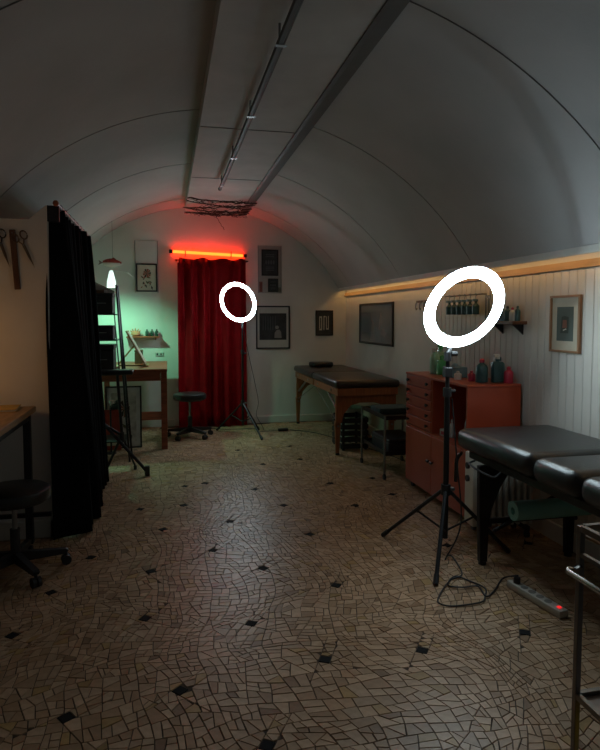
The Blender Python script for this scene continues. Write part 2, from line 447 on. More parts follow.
def basis(n):
    n = Vector(n).normalized(); up = Vector((0, 0, 1)); x = up.cross(n).normalized(); y = n.cross(x)
    return Matrix((x, y, n)).transposed().to_4x4()
def ring_head(root, c, n, R, r, power, tintc, name):
    c = Vector(c); M = Matrix.Translation(c) @ basis(n); n_ = 64
    em = mat(name, (0.9, 0.9, 0.9), 0.5, emit=tintc, estr=power)
    # housing: shallow channel behind the diffuser
    bm = B(); prof = [(R - 0.001, 0.003), (R - 0.002, -0.006), (R - 0.014, -0.016), (r + 0.014, -0.016), (r + 0.002, -0.006), (r + 0.001, 0.003)]
    rings = [[bm.verts.new(M @ Vector((q * math.cos(2 * PI * k / n_), q * math.sin(2 * PI * k / n_), h))) for q, h in prof] for k in range(n_)]
    for k in range(n_):
        a, b = rings[k], rings[(k + 1) % n_]
        for i in range(len(prof)): j = (i + 1) % len(prof); bm.faces.new([a[i], a[j], b[j], b[i]])
    h = obj('ring_housing', bm, BLACKP, root, smooth=True)
    bm = B(); prof = []
    for i in range(9):
        t_ = PI * i / 8; prof.append(((R + r) / 2 + (R - r) / 2 * math.cos(t_), 0.0045 + 0.014 * math.sin(t_)))
    rings = [[bm.verts.new(M @ Vector((q * math.cos(2 * PI * k / n_), q * math.sin(2 * PI * k / n_), hh))) for q, hh in prof] for k in range(n_)]
    for k in range(n_):
        a, b = rings[k], rings[(k + 1) % n_]
        for i in range(len(prof)): j = (i + 1) % len(prof); bm.faces.new([a[i], a[j], b[j], b[i]])
    d = obj('ring_diffuser', bm, em, root, smooth=True); d['label'] = 'glowing white ring diffuser'
    return M
def tripod(root, hub_z, top, feet, pole_r=0.014):
    # root-local coordinates; top = (x, y, z) of the pole's end
    bm = B(); cyl(bm, (0, 0, 0.10), (0, 0, min(0.95, top[2] - 0.2)), pole_r, 12); obj('lower_pole', bm, BLACKM, root, smooth=True)
    bm = B(); cyl(bm, (0, 0, 0.90), top, pole_r * 0.72, 12); obj('upper_pole', bm, BLACKM, root, smooth=True)
    bm = B(); cyl(bm, (0, 0, min(0.93, top[2] - 0.22)), (0, 0, min(0.93, top[2] - 0.22) + 0.05), pole_r * 1.5, 12); obj('clamp_collar', bm, BLACKP, root, smooth=True)
    bm = B(); cyl(bm, (0, 0, hub_z - 0.03), (0, 0, hub_z + 0.03), pole_r * 1.7, 12)
    hb = obj('collar', bm, BLACKP, root, smooth=True)
    bm = B(); cyl(bm, (pole_r, 0, hub_z), (pole_r + 0.035, 0, hub_z), 0.012, 8); obj('clamp_knob', bm, STEELD, hb, smooth=True)
    bm = B(); cyl(bm, (pole_r, 0, 0.94), (pole_r + 0.03, 0, 0.94), 0.011, 8); obj('clamp_knob', bm, BLACKP, hb, smooth=True)
    for fx, fy in feet:
        f = Vector((fx, fy, 0.012)); s = Vector((fx, fy, 0)).normalized() * pole_r * 1.4 + Vector((0, 0, hub_z - 0.01))
        bm = B(); cyl(bm, s, f, 0.011, 8); lg = obj('leg', bm, BLACKM, root, smooth=True)
        dirv = (f - s).normalized()
        bm = B(); cyl(bm, f - dirv * 0.045, f + dirv * 0.008, 0.014, 8); obj('rubber_foot', bm, BLACKP, lg, smooth=True)
        mid = s.lerp(f, 0.42)
        bm = B(); cyl(bm, (0, 0, 0.14), mid, 0.006, 6); obj('brace', bm, BLACKM, root, smooth=True)
    return hb
COOL = (0.74, 0.93, 1.0)
# near ring light
bx, by = 1.53, 3.09
t = thing('ring_light', 'glowing ring light on a black tripod beside the sectioned black treatment table', 'ring light', (bx, by, 0))
tripod(t, 0.38, (0.0, 0.0, 1.13), [(1.31 - bx, 2.74 - by), (1.29 - bx, 3.44 - by), (1.90 - bx, 3.04 - by)], 0.016)
cn = Vector((1.572 - bx, 2.99 - by, 1.405)); nn = Vector((0.08, -0.88, -0.43)).normalized()
M = ring_head(t, cn, nn, 0.240, 0.176, RING_POWER, COOL, 'ring_glow_near')
dn = (M.to_3x3() @ Vector((0, -1, 0))); at = cn + dn * 0.24 - nn * 0.02
bm = B(); cyl(bm, (0, 0, 1.11), (0, 0, 1.16), 0.02, 10); obj('pole_socket', bm, BLACKP, t, smooth=True)
bm = B(); cyl(bm, (0, 0, 1.15), at, 0.013, 8); obj('tilt_bracket', bm, BLACKP, t, smooth=True)
bm = B(); rbox(bm, (-0.022, -0.022, 1.02), (0.022, 0.022, 1.075), 0.004, 1); obj('phone_clamp', bm, BLACKP, t)
bm = B(); cyl(bm, (0.02, 0, 1.15), (0.055, 0, 1.15), 0.014, 8); obj('tilt_knob', bm, BLACKP, t, smooth=True)
# far ring light
fx, fy = 0.85, 6.93
t = thing('ring_light', 'glowing ring light on a thin black tripod in front of the red curtain', 'ring light', (fx, fy, 0))
tripod(t, 0.36, (0, 0, 1.25), [(1.01 - fx, 6.52 - fy), (0.57 - fx, 7.18 - fy), (1.06 - fx, 7.10 - fy)], 0.013)
tc_ = Vector((-fx, -fy, 0)).normalized(); rr_ = Vector((0, 0, 1)).cross(tc_).normalized()
nn = (tc_ * 0.84 + (rr_ * -0.48 + Vector((0, 0, -0.30)))).normalized()
cn = Vector((0.797 - fx, 6.88 - fy, 1.53))
M = ring_head(t, cn, nn, 0.234, 0.192, FAR_RING_POWER, COOL, 'ring_glow_far')
dn = (M.to_3x3() @ Vector((0, -1, 0))); at = cn + dn * 0.238 - nn * 0.02
bm = B(); cyl(bm, (0, 0, 1.23), at, 0.013, 8); obj('tilt_bracket', bm, BLACKP, t)

# red neon tube over the curtain
NEON = mat('neon_red', (0.8, 0.2, 0.1), 0.4, emit=(1.0, 0.024, 0.0022), estr=14.0)
t = thing('neon_tube', 'glowing red orange tube light above the red curtain', 'tube light', (0.51, YB - 0.05, 2.145))
bm = B(); cyl(bm, (-0.43, 0, 0.015), (0.43, 0, -0.018), 0.017, 12); obj('tube', bm, NEON, t, smooth=True)
for s in (-1, 1):
    bm = B(); cyl(bm, (0.43 * s, 0, -0.016 * s), (0.475 * s, 0, -0.018 * s), 0.022, 12); obj('end_cap', bm, BLACKP, t, smooth=True)
    bm = B(); box(bm, (0.28 * s - 0.006, 0.0, -0.035), (0.28 * s + 0.006, 0.05, -0.03)); box(bm, (0.28 * s - 0.006, -0.02, -0.035), (0.28 * s + 0.006, -0.016, 0.03)); box(bm, (0.28 * s - 0.006, -0.02, -0.035), (0.28 * s + 0.006, 0.0, -0.03)); obj('bracket', bm, BLACKM, t)

# white wall lamp on the left, above the wooden desk
t = thing('wall_lamp', 'white arm lamp with bright shade below the red fish', 'lamp', (-0.585, 6.85, 1.85))
bm = B(); lathe(bm, [(0.012, 0.015), (0.022, 0.0), (0.045, -0.10), (0.05, -0.17), (0.046, -0.17), (0.04, -0.10), (0.016, -0.005), (0.008, 0.0)], 20)
sh = obj('lamp_shade', bm, mat('lit_shade', (0.85, 0.9, 0.85), 0.5, emit=(0.75, 1.0, 0.88), estr=0.7), t, smooth=True)
bm = B(); cyl(bm, (0, 0, 0.02), (0.18, 0.0, 0.0), 0.007, 8); cyl(bm, (0.17, 0, 0.0), (0.18, 0.735, 0.0), 0.007, 8); obj('arm', bm, WHITEP, t, smooth=True)
bm = B(); cyl(bm, (0.18, 0.73, 0), (0.18, 0.75, 0), 0.03, 12); obj('wall_plate', bm, WHITEP, t, smooth=True)
ld = bpy.data.lights.new('lamp_bulb', 'SPOT'); ld.energy = LAMP_POWER; ld.color = (0.30, 1.0, 0.58); ld.shadow_soft_size = 0.03; ld.spot_size = math.radians(165); ld.spot_blend = 0.6
lo = bpy.data.objects.new('lamp_bulb', ld); lnk(lo, t); lo.location = (0, 0, -0.19); lo.rotation_euler = (math.radians(12), math.radians(8), 0)

# warm desk lamp out of frame on the work desk by the pier
t = thing('desk_lamp', 'small warm desk lamp at the back of the work desk beside the pier', 'lamp', (-1.17, 3.45, 0.8205))
bm = B(); lathe(bm, [(0, 0), (0.07, 0), (0.07, 0.012), (0.012, 0.02), (0.008, 0.3), (0, 0.3)], 16); obj('base', bm, BLACKM, t, smooth=True)
bm = B(); lathe(bm, [(0, 0.30), (0.03, 0.305), (0.056, 0.33), (0.065, 0.365), (0.056, 0.40), (0.03, 0.425), (0, 0.43)], 20); obj('globe', bm, mat('warm_globe', (1, 0.8, 0.5), emit=(1.0, 0.50, 0.17), estr=WARM_POWER), t, smooth=True)

# ------------------------------------------------------------------ curtains
def curtain_mesh(bm, path, z0, z1, folds, amp, nseg=140, nz=14, flare=0.0, seed=0, zt=None):
    # path(u) -> (x, y), n(u) outward normal; folds vary down the height
    rg = random.Random(seed); ph = [rg.uniform(0, 6.28) for _ in range(4)]
    grid = []
    for k in range(nz + 1):
        v = k / nz; row = []
        for i in range(nseg + 1):
            u = i / nseg; (px, py), (nx, ny) = path(u, v)
            top = z1 if zt is None else zt(u)
            zz = z0 + (top - z0) * v
            f = math.sin(2 * PI * folds * u + ph[0] + 0.5 * math.sin(5 * u + ph[1])) + 0.35 * math.sin(2 * PI * folds * 0.47 * u + ph[2] + 1.2 * (1 - v))
            am = amp * (1.0 + flare * (1 - v)) * (0.75 + 0.35 * math.sin(3 * v + 7 * u + ph[3]))
            row.append(bm.verts.new((px + nx * f * am, py + ny * f * am, zz)))
        grid.append(row)
    for a, b in zip(grid, grid[1:]):
        for i in range(nseg): bm.faces.new([a[i], a[i + 1], b[i + 1], b[i]])
def solid(o, th):
    md = o.modifiers.new('solid', 'SOLIDIFY'); md.thickness = th; md.offset = 0
# red curtain in the doorway
bm = B(); curtain_mesh(bm, lambda u, v: ((0.125 + 0.845 * u, YB - 0.15), (0.1, -1)), 0.006, 2.075, 5.5, 0.042, seed=3, zt=lambda u: 2.07 + 0.012 * math.sin(22 * u) - (0.06 if u < 0.025 else 0))
red = obj('red_curtain', bm, REDC, smooth=True); solid(red, 0.004); tag(red, 'dark red velvet curtain hanging over the doorway in the end wall', 'curtain')
t = thing('curtain_rod', 'thin dark rod holding the red curtain', 'curtain rod', (0.55, YB - 0.15, 2.055))
bm = B(); cyl(bm, (-0.45, 0.055, 0.0), (0.45, 0.055, 0.0), 0.008, 8); obj('rod', bm, BLACKM, t, smooth=True)
for s in (-1, 1):
    bm = B(); cyl(bm, (0.43 * s, 0.055, 0), (0.43 * s, 0.15, 0), 0.012, 8); obj('bracket', bm, BLACKM, t)
# black curtain beside the pier
def bpath(u, v):
    # from the pier (u=0, near) along the rod towards the back (u=1)
    y = 3.93 + (5.42 - 3.93) * u - (0.30 * u * u) * (1 - v) - 0.13 * (1 - v) * (1 - u)
    x = -0.655 + 0.135 * (1 - v) - (0.025 + 0.135 * (1 - v)) * max(0.0, 1 - u / 0.07)
    return (x, y), (1, 0.1)
bm = B(); curtain_mesh(bm, bpath, 0.006, 2.02, 11, 0.040, nseg=180, flare=0.15, seed=5)
blk = obj('black_curtain', bm, BLACKC, smooth=True); solid(blk, 0.005); tag(blk, 'floor length black curtain hanging from a rod beside the wall pier', 'curtain')
t = thing('curtain_rod', 'steel rod running from the pier above the black curtain', 'curtain rod', (-0.64, 3.9, 2.035))
bm = B(); cyl(bm, (0, -0.02, 0), (0, 1.62, 0), 0.010, 10); obj('rod', bm, STEELD, t, smooth=True)
bm = B(); lathe(bm, [(0, 0), (0.016, 0.01), (0.018, 0.025), (0, 0.04)], 10, M=Matrix.Rotation(PI / 2, 4, 'X'), c=(0, -0.01, 0)); obj('finial', bm, mat('copper_knob', (0.35, 0.12, 0.06), 0.3, metal=0.8), t, smooth=True)
bm = B(); box(bm, (-0.06, 0.02, -0.10), (0.008, 0.05, -0.005)); obj('bracket', bm, BLACKM, t)
for k in range(9):
    bm = B(); pts = [(0.018 * math.cos(a), 0.1 + 0.17 * k, 0.018 * math.sin(a) - 0.006) for a in [2 * PI * i / 12 for i in range(12)]]
    tube(bm, pts, 0.0025, 6, closed=True); obj('curtain_ring', bm, STEELD, t, smooth=True)

# ------------------------------------------------------------------ treatment tables
def far_table():
    x0, x1, y0, y1, zt = 1.575, 2.235, 5.52, 7.50, 0.745
    t = thing('massage_table', 'brown black folding massage table with wooden legs in the far corner', 'massage table', ((x0 + x1) / 2, (y0 + y1) / 2, 0))
    cx, cy = (x0 + x1) / 2, (y0 + y1) / 2; hx = (x1 - x0) / 2; hy = (y1 - y0) / 2
    for s in (0, 1):
        a, b = ((-hy, -0.004), (0.004, hy))[s]
        bm = B(); rbox(bm, (-hx, a, zt - 0.075), (hx, b, zt), 0.03, 4); obj('cushion', bm, LEATHERB, t, smooth=True)
        bm = B(); rbox(bm, (-hx + 0.02, a + 0.015, zt - 0.15), (hx - 0.02, b - 0.015, zt - 0.076), 0.004, 1); fr = obj('frame_apron', bm, WOODL, t)
        for yy in (a + 0.25, b - 0.2):
            bm = B(); cyl(bm, (-hx + 0.02, yy, zt - 0.11), (-hx + 0.012, yy, zt - 0.11), 0.012, 10); obj('bolt', bm, STEEL, fr, smooth=True)
    for ey in (-1, 1):
        yl = ey * (hy - 0.08)
        # end panel arch joining the two legs
        poly = [(-hx + 0.02, zt - 0.15), (-hx + 0.02, zt - 0.42), (-hx + 0.075, zt - 0.42), (-hx + 0.10, zt - 0.33), (-hx + 0.17, zt - 0.25), (-hx + 0.26, zt - 0.225),
                (hx - 0.26, zt - 0.225), (hx - 0.17, zt - 0.25), (hx - 0.10, zt - 0.33), (hx - 0.075, zt - 0.42), (hx - 0.02, zt - 0.42), (hx - 0.02, zt - 0.15)]
        bm = B(); prism(bm, poly, lambda p: (p[0], yl - 0.018, p[1]), lambda p: (p[0], yl + 0.018, p[1])); obj('arched_end_panel', bm, WOODL, t, bevel=0.004)
        for sx in (-1, 1):
            bm = B(); xx = sx * (hx - 0.05)
            poly = [(xx - 0.03, 0.34), (xx - 0.02, 0.02), (xx + 0.016, 0.02), (xx + 0.03, 0.34)]
            prism(bm, poly, lambda p: (p[0], yl + 0.019, p[1]), lambda p: (p[0], yl + 0.05, p[1]))
            lg = obj('leg', bm, WOODL, t, bevel=0.004)
            bm = B(); cyl(bm, (xx, yl + 0.034, 0.0), (xx, yl + 0.034, 0.022), 0.02, 10); obj('rubber_foot', bm, BLACKP, lg, smooth=True)
            for zz in (0.31, 0.36):
                bm = B(); cyl(bm, (xx, yl + 0.0, zz - 0.02), (xx, yl + 0.058, zz - 0.02), 0.009, 8); obj('leg_knob', bm, STEELD, lg, smooth=True)
            bm = B(); cyl(bm, (xx, yl, 0.42), (xx, yl - ey * 0.42, zt - 0.15), 0.012, 8); obj('steel_brace', bm, STEEL, t, smooth=True)
    bm = B()
    for s in (-1, 1):
        cyl(bm, (s * (hx - 0.04), -hy + 0.1, 0.33), (s * (hx - 0.04), 0, zt - 0.15), 0.003, 5); cyl(bm, (s * (hx - 0.04), hy - 0.1, 0.33), (s * (hx - 0.04), 0, zt - 0.15), 0.003, 5)
    obj('support_cable', bm, STEELD, t)
    return t
far_table()
bm = B(); rbox(bm, (-0.135, -0.09, 0), (0.135, 0.09, 0.06), 0.022, 3)
o = obj('head_pillow', bm, LEATHER, smooth=True, loc=(1.87, 7.24, 0.7455), rot=(0, 0, 0.15)); tag(o, 'small black head pillow on the far massage table', 'pillow')

def near_table():
    x0, x1 = 1.63, 2.255; zt = 0.715; cx = (x0 + x1) / 2; hx = (x1 - x0) / 2
    t = thing('treatment_table', 'sectioned black leather treatment table with black legs beside the radiator', 'massage table', (cx, 2.3, 0))
    def Y(y): return y - 2.3
    secs = [(2.465, 3.19, zt), (2.135, 2.45, zt - 0.004), (1.16, 2.12, zt - 0.006)]
    for a, b, zz in secs:
        bm = B(); rbox(bm, (-hx, Y(a), zz - 0.12), (hx, Y(b), zz), 0.05, 5); obj('cushion_section', bm, LEATHER, t, smooth=True)
    bm = B(); rbox(bm, (-hx + 0.05, Y(1.22), zt - 0.165), (hx - 0.05, Y(3.11), zt - 0.122), 0.005, 1); obj('base_frame', bm, BLACKM, t)
    for yy in (2.93, 1.45):
        for sx in (-1, 1):
            xx = sx * (hx - 0.045)
            # plywood style leg: wide at the top and tapering down
            poly = [(-0.035, 0.549), (0.17 if sx < 0 else 0.035, 0.549), (0.09 if sx < 0 else 0.03, 0.42), (0.04 if sx < 0 else 0.026, 0.30), (0.026, 0.20), (0.022, 0.015), (-0.022, 0.015), (-0.03, 0.25)]
            bm = B(); prism(bm, poly, lambda p: (xx + p[0], Y(yy) - 0.016, p[1]), lambda p: (xx + p[0], Y(yy) + 0.016, p[1])); lg = obj('leg', bm, BLACKM, t, bevel=0.003)
            bm = B(); cyl(bm, (xx, Y(yy), 0), (xx, Y(yy), 0.02), 0.022, 10); obj('rubber_foot', bm, BLACKP, lg, smooth=True)
            bm = B(); cyl(bm, (xx + 0.024, Y(yy), 0.22), (xx + 0.045, Y(yy), 0.22), 0.016, 8); obj('leg_knob', bm, BLACKP, lg, smooth=True)
        bm = B(); box(bm, (-hx + 0.07, Y(yy) - 0.035, 0.234), (hx - 0.07, Y(yy) - 0.017, 0.262)); obj('stretcher', bm, BLACKM, t)
        bm = B(); cyl(bm, (-hx + 0.08, Y(yy) - 0.05, 0.20), (hx - 0.06, Y(yy) - 0.05, 0.42), 0.011, 8); obj('diagonal_brace', bm, BLACKM, t, smooth=True)
    # steel side handle and hanging lever
    bm = B(); tube(bm, spline([(-hx + 0.03, Y(2.99), 0.565), (-hx - 0.012, Y(2.98), 0.545), (-hx - 0.012, Y(2.75), 0.535), (-hx + 0.03, Y(2.735), 0.56)], 5), 0.006, 8); obj('side_handle', bm, BLACKM, t, smooth=True)
    bm = B(); tube(bm, spline([(-hx + 0.02, Y(3.13), 0.58), (-hx - 0.002, Y(3.15), 0.54), (-hx - 0.002, Y(3.16), 0.46), (-hx - 0.002, Y(3.165), 0.40)], 5), 0.011, 8); obj('hanging_strap', bm, LEATHER, t, smooth=True)
near_table()
# teal foam roll on the lower stretcher
bm = B(); prof = [(0.02, 0), (0.052, 0), (0.052, 0.46), (0.02, 0.46), (0.02, 0.0)]
Mx = Matrix.Rotation(PI / 2, 4, 'Y')
n_ = 24; rings = [[bm.verts.new(Mx @ Vector((q * math.cos(2 * PI * k / n_), q * math.sin(2 * PI * k / n_), h))) for q, h in prof[:4]] for k in range(n_)]
for k in range(n_):
    a, b = rings[k], rings[(k + 1) % n_]
    for i in range(4): bm.faces.new([a[i], a[(i + 1) % 4], b[(i + 1) % 4], b[i]])
o = obj('foam_roll', bm, mat('teal_foam', (0.22, 0.48, 0.42), 0.8, var=0.1, bump=0.1, bscale=200), smooth=True, loc=(1.80, 2.842, 0.315)); tag(o, 'pale teal foam roll under the sectioned treatment table', 'foam roll')

# ------------------------------------------------------------------ red cabinet
CX0, CX1, CY0, CY1, CH = 1.875, 2.255, 3.50, 4.50, 0.92
t = thing('red_cabinet', 'red lacquered cabinet with drawers, open niche and two doors', 'cabinet', ((CX0 + CX1) / 2, (CY0 + CY1) / 2, 0))
def L(x, y, z): return (x - (CX0 + CX1) / 2, y - (CY0 + CY1) / 2, z)
ymid = 4.03; zmid = 0.50; th = 0.018
bm = B()
box(bm, L(CX0, CY0, 0.055), L(CX1, CY0 + th, CH - th)); box(bm, L(CX0, CY1 - th, 0.055), L(CX1, CY1, CH - th)); box(bm, L(CX1 - 0.01, CY0 + th, 0.055), L(CX1, CY1 - th, CH - th))
box(bm, L(CX0, CY0 + th, 0.055), L(CX1 - 0.01, CY1 - th, 0.073)); box(bm, L(CX0, CY0 + th, zmid - 0.01), L(CX1 - 0.01, CY1 - th, zmid + 0.008)); box(bm, L(CX0, ymid - 0.009, zmid + 0.008), L(CX1 - 0.01, ymid + 0.009, CH - th))
obj('carcass', bm, REDCAB, t)
bm = B(); rbox(bm, L(CX0 - 0.008, CY0 - 0.006, CH - th), L(CX1, CY1 + 0.006, CH), 0.004, 1); obj('top_panel', bm, REDCAB, t)
nd = 5; dz = (CH - th - zmid - 0.012) / nd
for k in range(nd):
    z0 = zmid + 0.012 + dz * k
    bm = B(); rbox(bm, L(CX0 - 0.006, ymid + 0.006, z0 + 0.003), L(CX0 + 0.012, CY1 - 0.004, z0 + dz - 0.003), 0.003, 1); dr = obj('drawer', bm, REDCAB, t)
    for yy in (ymid + 0.06, CY1 - 0.06):
        bm = B(); cyl(bm, L(CX0 - 0.006, yy, z0 + dz / 2), L(CX0 - 0.022, yy, z0 + dz / 2), 0.007, 8); cyl(bm, L(CX0 - 0.018, yy, z0 + dz / 2), L(CX0 - 0.026, yy, z0 + dz / 2), 0.013, 10); obj('knob', bm, BLACKM, dr, smooth=True)
for a, b, kn in ((CY0 + 0.004, 4.018, 3.99), (4.022, CY1 - 0.004, 4.05)):
    bm = B(); rbox(bm, L(CX0 - 0.006, a, 0.06), L(CX0 + 0.010, b, zmid - 0.012), 0.003, 1); dr = obj('door', bm, REDCAB, t)
    bm = B(); cyl(bm, L(CX0 - 0.006, kn, 0.30), L(CX0 - 0.02, kn, 0.30), 0.006, 8); rbox(bm, L(CX0 - 0.03, kn - 0.018, 0.29), L(CX0 - 0.018, kn + 0.018, 0.31), 0.004, 1); obj('knob', bm, BLACKM, dr)
for xx in (CX0 + 0.04, CX1 - 0.05):
    for yy in (CY0 + 0.05, CY1 - 0.05):
        bm = B(); cyl(bm, L(xx - 0.009, yy, 0.022), L(xx + 0.009, yy, 0.022), 0.022, 12); box(bm, L(xx - 0.014, yy - 0.014, 0.03), L(xx + 0.014, yy + 0.014, 0.0555)); obj('castor', bm, BLACKP, t, smooth=True)

# ------------------------------------------------------------------ bottles
def bottle(name, loc, h, r, m, label, cap=BLACKP, shape='round', spray=False, cat='bottle', group=None, rz=0):
    t = thing(name, label, cat, loc, rz, group)
    bm = B()
    if shape == 'square':
        rbox(bm, (-r, -r * 0.6, 0), (r, r * 0.6, h * 0.74), r * 0.25, 2); cyl(bm, (0, 0, h * 0.73), (0, 0, h * 0.84), r * 0.35, 10)
    else:
        lathe(bm, [(0, 0), (r * 0.95, 0), (r, 0.01 * h + 0.002), (r, h * 0.62), (r * 0.8, h * 0.72), (r * 0.38, h * 0.8), (r * 0.36, h * 0.86), (0, h * 0.86)], 14)
    obj('body', bm, m, t, smooth=True)
    bm = B()
    if spray:
        cyl(bm, (0, 0, h * 0.83), (0, 0, h * 0.92), r * 0.42, 10); rbox(bm, (-r * 0.75, -r * 0.25, h * 0.90), (r * 0.35, r * 0.25, h), 0.003, 1)
        prism(bm, [(-r * 0.55, h * 0.90), (-r * 0.75, h * 0.76), (-r * 0.60, h * 0.76), (-r * 0.35, h * 0.90)], lambda p: (p[0], -0.004, p[1]), lambda p: (p[0], 0.004, p[1]))
        obj('spray_head', bm, cap, t)
    else:
        lathe(bm, [(0, h * 0.83), (r * 0.45, h * 0.83), (r * 0.42, h * 0.95), (r * 0.15, h), (0, h)], 12); obj('cap', bm, cap, t, smooth=True)
    return t
GREEN = mat('green_liquid', (0.10, 0.50, 0.20), 0.25, var=0.1, coat=0.3)
MINT = mat('mint_plastic', (0.33, 0.62, 0.47), 0.35, var=0.05)
BLUEG = mat('blue_grey_plastic', (0.13, 0.23, 0.28), 0.4)
TEALB = mat('dark_teal_plastic', (0.03, 0.09, 0.10), 0.35)
PALE = mat('pale_plastic', (0.55, 0.55, 0.52), 0.4)
PINK = mat('crimson_plastic', (0.45, 0.03, 0.07), 0.4)
SKINC = mat('peach_ceramic', (0.65, 0.30, 0.16), 0.5)
zt = CH + 0.0008
bottle('spray_bottle', (2.02, 4.30, zt), 0.20, 0.038, MINT, 'mint spray bottle at the far end of the red cabinet', PALE, 'round', True)
bottle('spray_bottle', (2.10, 4.36, zt), 0.22, 0.036, MINT, 'taller mint spray bottle against the wall on the red cabinet', GREEN, 'square', True)
bottle('soap_bottle', (2.03, 4.20, zt), 0.15, 0.036, GREEN, 'bright green liquid bottle on the red cabinet', GREEN, 'square')
t = thing('glove_box', 'blue grey glove box behind the ring light pole on the red cabinet', 'box', (2.05, 4.02, zt))
bm = B(); rbox(bm, (-0.06, -0.075, 0), (0.06, 0.075, 0.075), 0.003, 1); obj('carton', bm, BLUEG, t)
bm = B(); lathe(bm, [(0.03, 0.0752), (0.026, 0.085), (0.012, 0.10), (0, 0.098)], 10); obj('glove_tuft', bm, mat('glove_blue', (0.2, 0.3, 0.4)), t, smooth=True)
bottle('small_jar', (1.98, 3.84, zt), 0.06, 0.026, PALE, 'small pale jar near the front edge of the red cabinet', PALE, cat='jar')
bottle('small_jar', (2.03, 3.74, zt), 0.07, 0.024, PINK, 'small crimson jar beside the pale jar on the red cabinet', PINK, cat='jar')
bottle('lotion_bottle', (2.05, 3.64, zt), 0.16, 0.04, TEALB, 'dark teal round bottle with pale label on the red cabinet', PINK)
bottle('lotion_bottle', (2.14, 3.60, zt), 0.19, 0.038, TEALB, 'dark teal pump bottle with white head on the red cabinet', PALE, 'square', True)
bottle('lotion_bottle', (2.20, 3.68, zt), 0.17, 0.036, BLUEG, 'blue grey bottle against the wall on the red cabinet', TEALB, 'square')
bottle('lotion_bottle', (2.20, 3.56, zt), 0.11, 0.03, PINK, 'crimson bottle at the near corner of the red cabinet', PINK)
# things inside the open niche
zi = zmid + 0.0085
bottle('spray_bottle', (1.98, 3.68, zi), 0.20, 0.024, BLUEG, 'slim blue grey spray bottle in the niche of the red cabinet', PALE, 'round', True)
bottle('small_bottle', (1.95, 3.86, zi), 0.13, 0.016, PALE, 'tiny pale dropper bottle in the niche of the red cabinet', PALE)
t = thing('tissue_pack', 'small white pack at the edge of the red cabinet niche', 'box', (1.935, 3.92, zi), 0.2)
bm = B(); rbox(bm, (-0.03, -0.035, 0), (0.03, 0.035, 0.05), 0.004, 1); obj('carton', bm, PALE, t)
bm = B(); box(bm, (-0.0306, -0.02, 0.012), (-0.0301, 0.02, 0.036)); obj('printed_panel', bm, PINK, t)
bm = B(); rbox(bm, (-0.05, -0.06, 0), (0.05, 0.06, 0.055), 0.004, 1); o = obj('pink_box', bm, mat('magenta_card', (0.35, 0.03, 0.16), 0.5), loc=(1.98, 3.60, zi)); tag(o, 'magenta carton in the niche of the red cabinet', 'box')

# ------------------------------------------------------------------ right wall fittings
XW = XR - 0.0145     # face of the boards
t = thing('wall_shelf', 'short dark wall shelf holding bottles beside the ring light', 'shelf', (XW, 3.66, 1.33))
bm = B(); rbox(bm, (-0.11, -0.17, -0.022), (0, 0.17, 0), 0.003, 1); obj('board', bm, DARKW, t)
for s in (-1, 1):
    bm = B(); prism(bm, [(0, -0.022), (-0.08, -0.022), (0, -0.09)], lambda p: (p[0], 0.12 * s - 0.006, p[1]), lambda p: (p[0], 0.12 * s + 0.006, p[1])); obj('bracket', bm, BLACKM, t)
lab = ['tall teal ink bottle on the short wall shelf', 'short pale ink bottle on the short wall shelf', 'blue grey ink bottle in the middle of the short wall shelf', 'squat dark ink bottle on the short wall shelf', 'pink capped ink bottle on the short wall shelf', 'slim dark ink bottle at the near end of the short wall shelf']
for k, (yy, h, r, mm, cp) in enumerate([(3.80, 0.15, 0.022, TEALB, TEALB), (3.75, 0.09, 0.02, PALE, TEALB), (3.70, 0.11, 0.02, BLUEG, TEALB), (3.64, 0.10, 0.022, TEALB, BLACKP), (3.58, 0.09, 0.02, PALE, PINK), (3.52, 0.10, 0.018, TEALB, TEALB)]):
    bottle('ink_bottle', (XW - 0.055, yy, 1.3305), h, r, mm, lab[k], cp, group='ink bottles on the wall shelf')
t = thing('hanging_rail', 'steel rail on the right wall seen through the ring light', 'rail', (XW, 4.28, 1.525))
bm = B(); cyl(bm, (-0.05, -0.30, 0), (-0.05, 0.30, 0), 0.006, 8); rl = obj('rail', bm, STEELD, t, smooth=True)
for s in (-1, 1):
    bm = B(); cyl(bm, (0, 0.27 * s, 0), (-0.05, 0.27 * s, 0), 0.005, 8); obj('bracket', bm, STEELD, t, smooth=True)
for k in range(6):
    yy = 4.28 + 0.22 - 0.085 * k
    q = thing('hanging_spray_bottle', 'small dark teal spray bottle hanging from the steel rail', 'bottle', (XW - 0.05, yy, 1.41), 0, 'spray bottles hanging on the rail')
    bm = B(); lathe(bm, [(0, -0.035), (0.026, -0.033), (0.028, 0.03), (0.01, 0.05), (0.01, 0.065), (0, 0.065)], 12); obj('body', bm, TEALB, q, smooth=True)
    bm = B(); box(bm, (-0.028, -0.008, 0.062), (0.014, 0.008, 0.08)); tube(bm, spline([(0, 0, 0.08), (0.0, 0, 0.10), (0.009, 0, 0.115), (0.0, 0, 0.123), (-0.008, 0, 0.115)], 4), 0.002, 5); obj('spray_head', bm, BLUEG, q)
for k, yy in enumerate((3.995, 3.955)):
    q = thing('hanging_rod', ('long thin steel rod hanging at the end of the rail', 'second thin steel rod hanging beyond the rail end')[k], 'tool', (XW, yy, 1.48))
    bm = B(); cyl(bm, (-0.012, 0, -0.22), (-0.012, 0, 0.01), 0.006, 8); obj('shaft', bm, STEELD, q, smooth=True)
    bm = B(); tube(bm, [(-0.012 + 0.0, 0.012 * math.cos(a), 0.022 + 0.012 * math.sin(a)) for a in [2 * PI * i / 10 for i in range(10)]], 0.003, 6, closed=True); cyl(bm, (0, 0, 0.03), (-0.02, 0, 0.03), 0.003, 6); obj('loop', bm, STEELD, q, smooth=True)
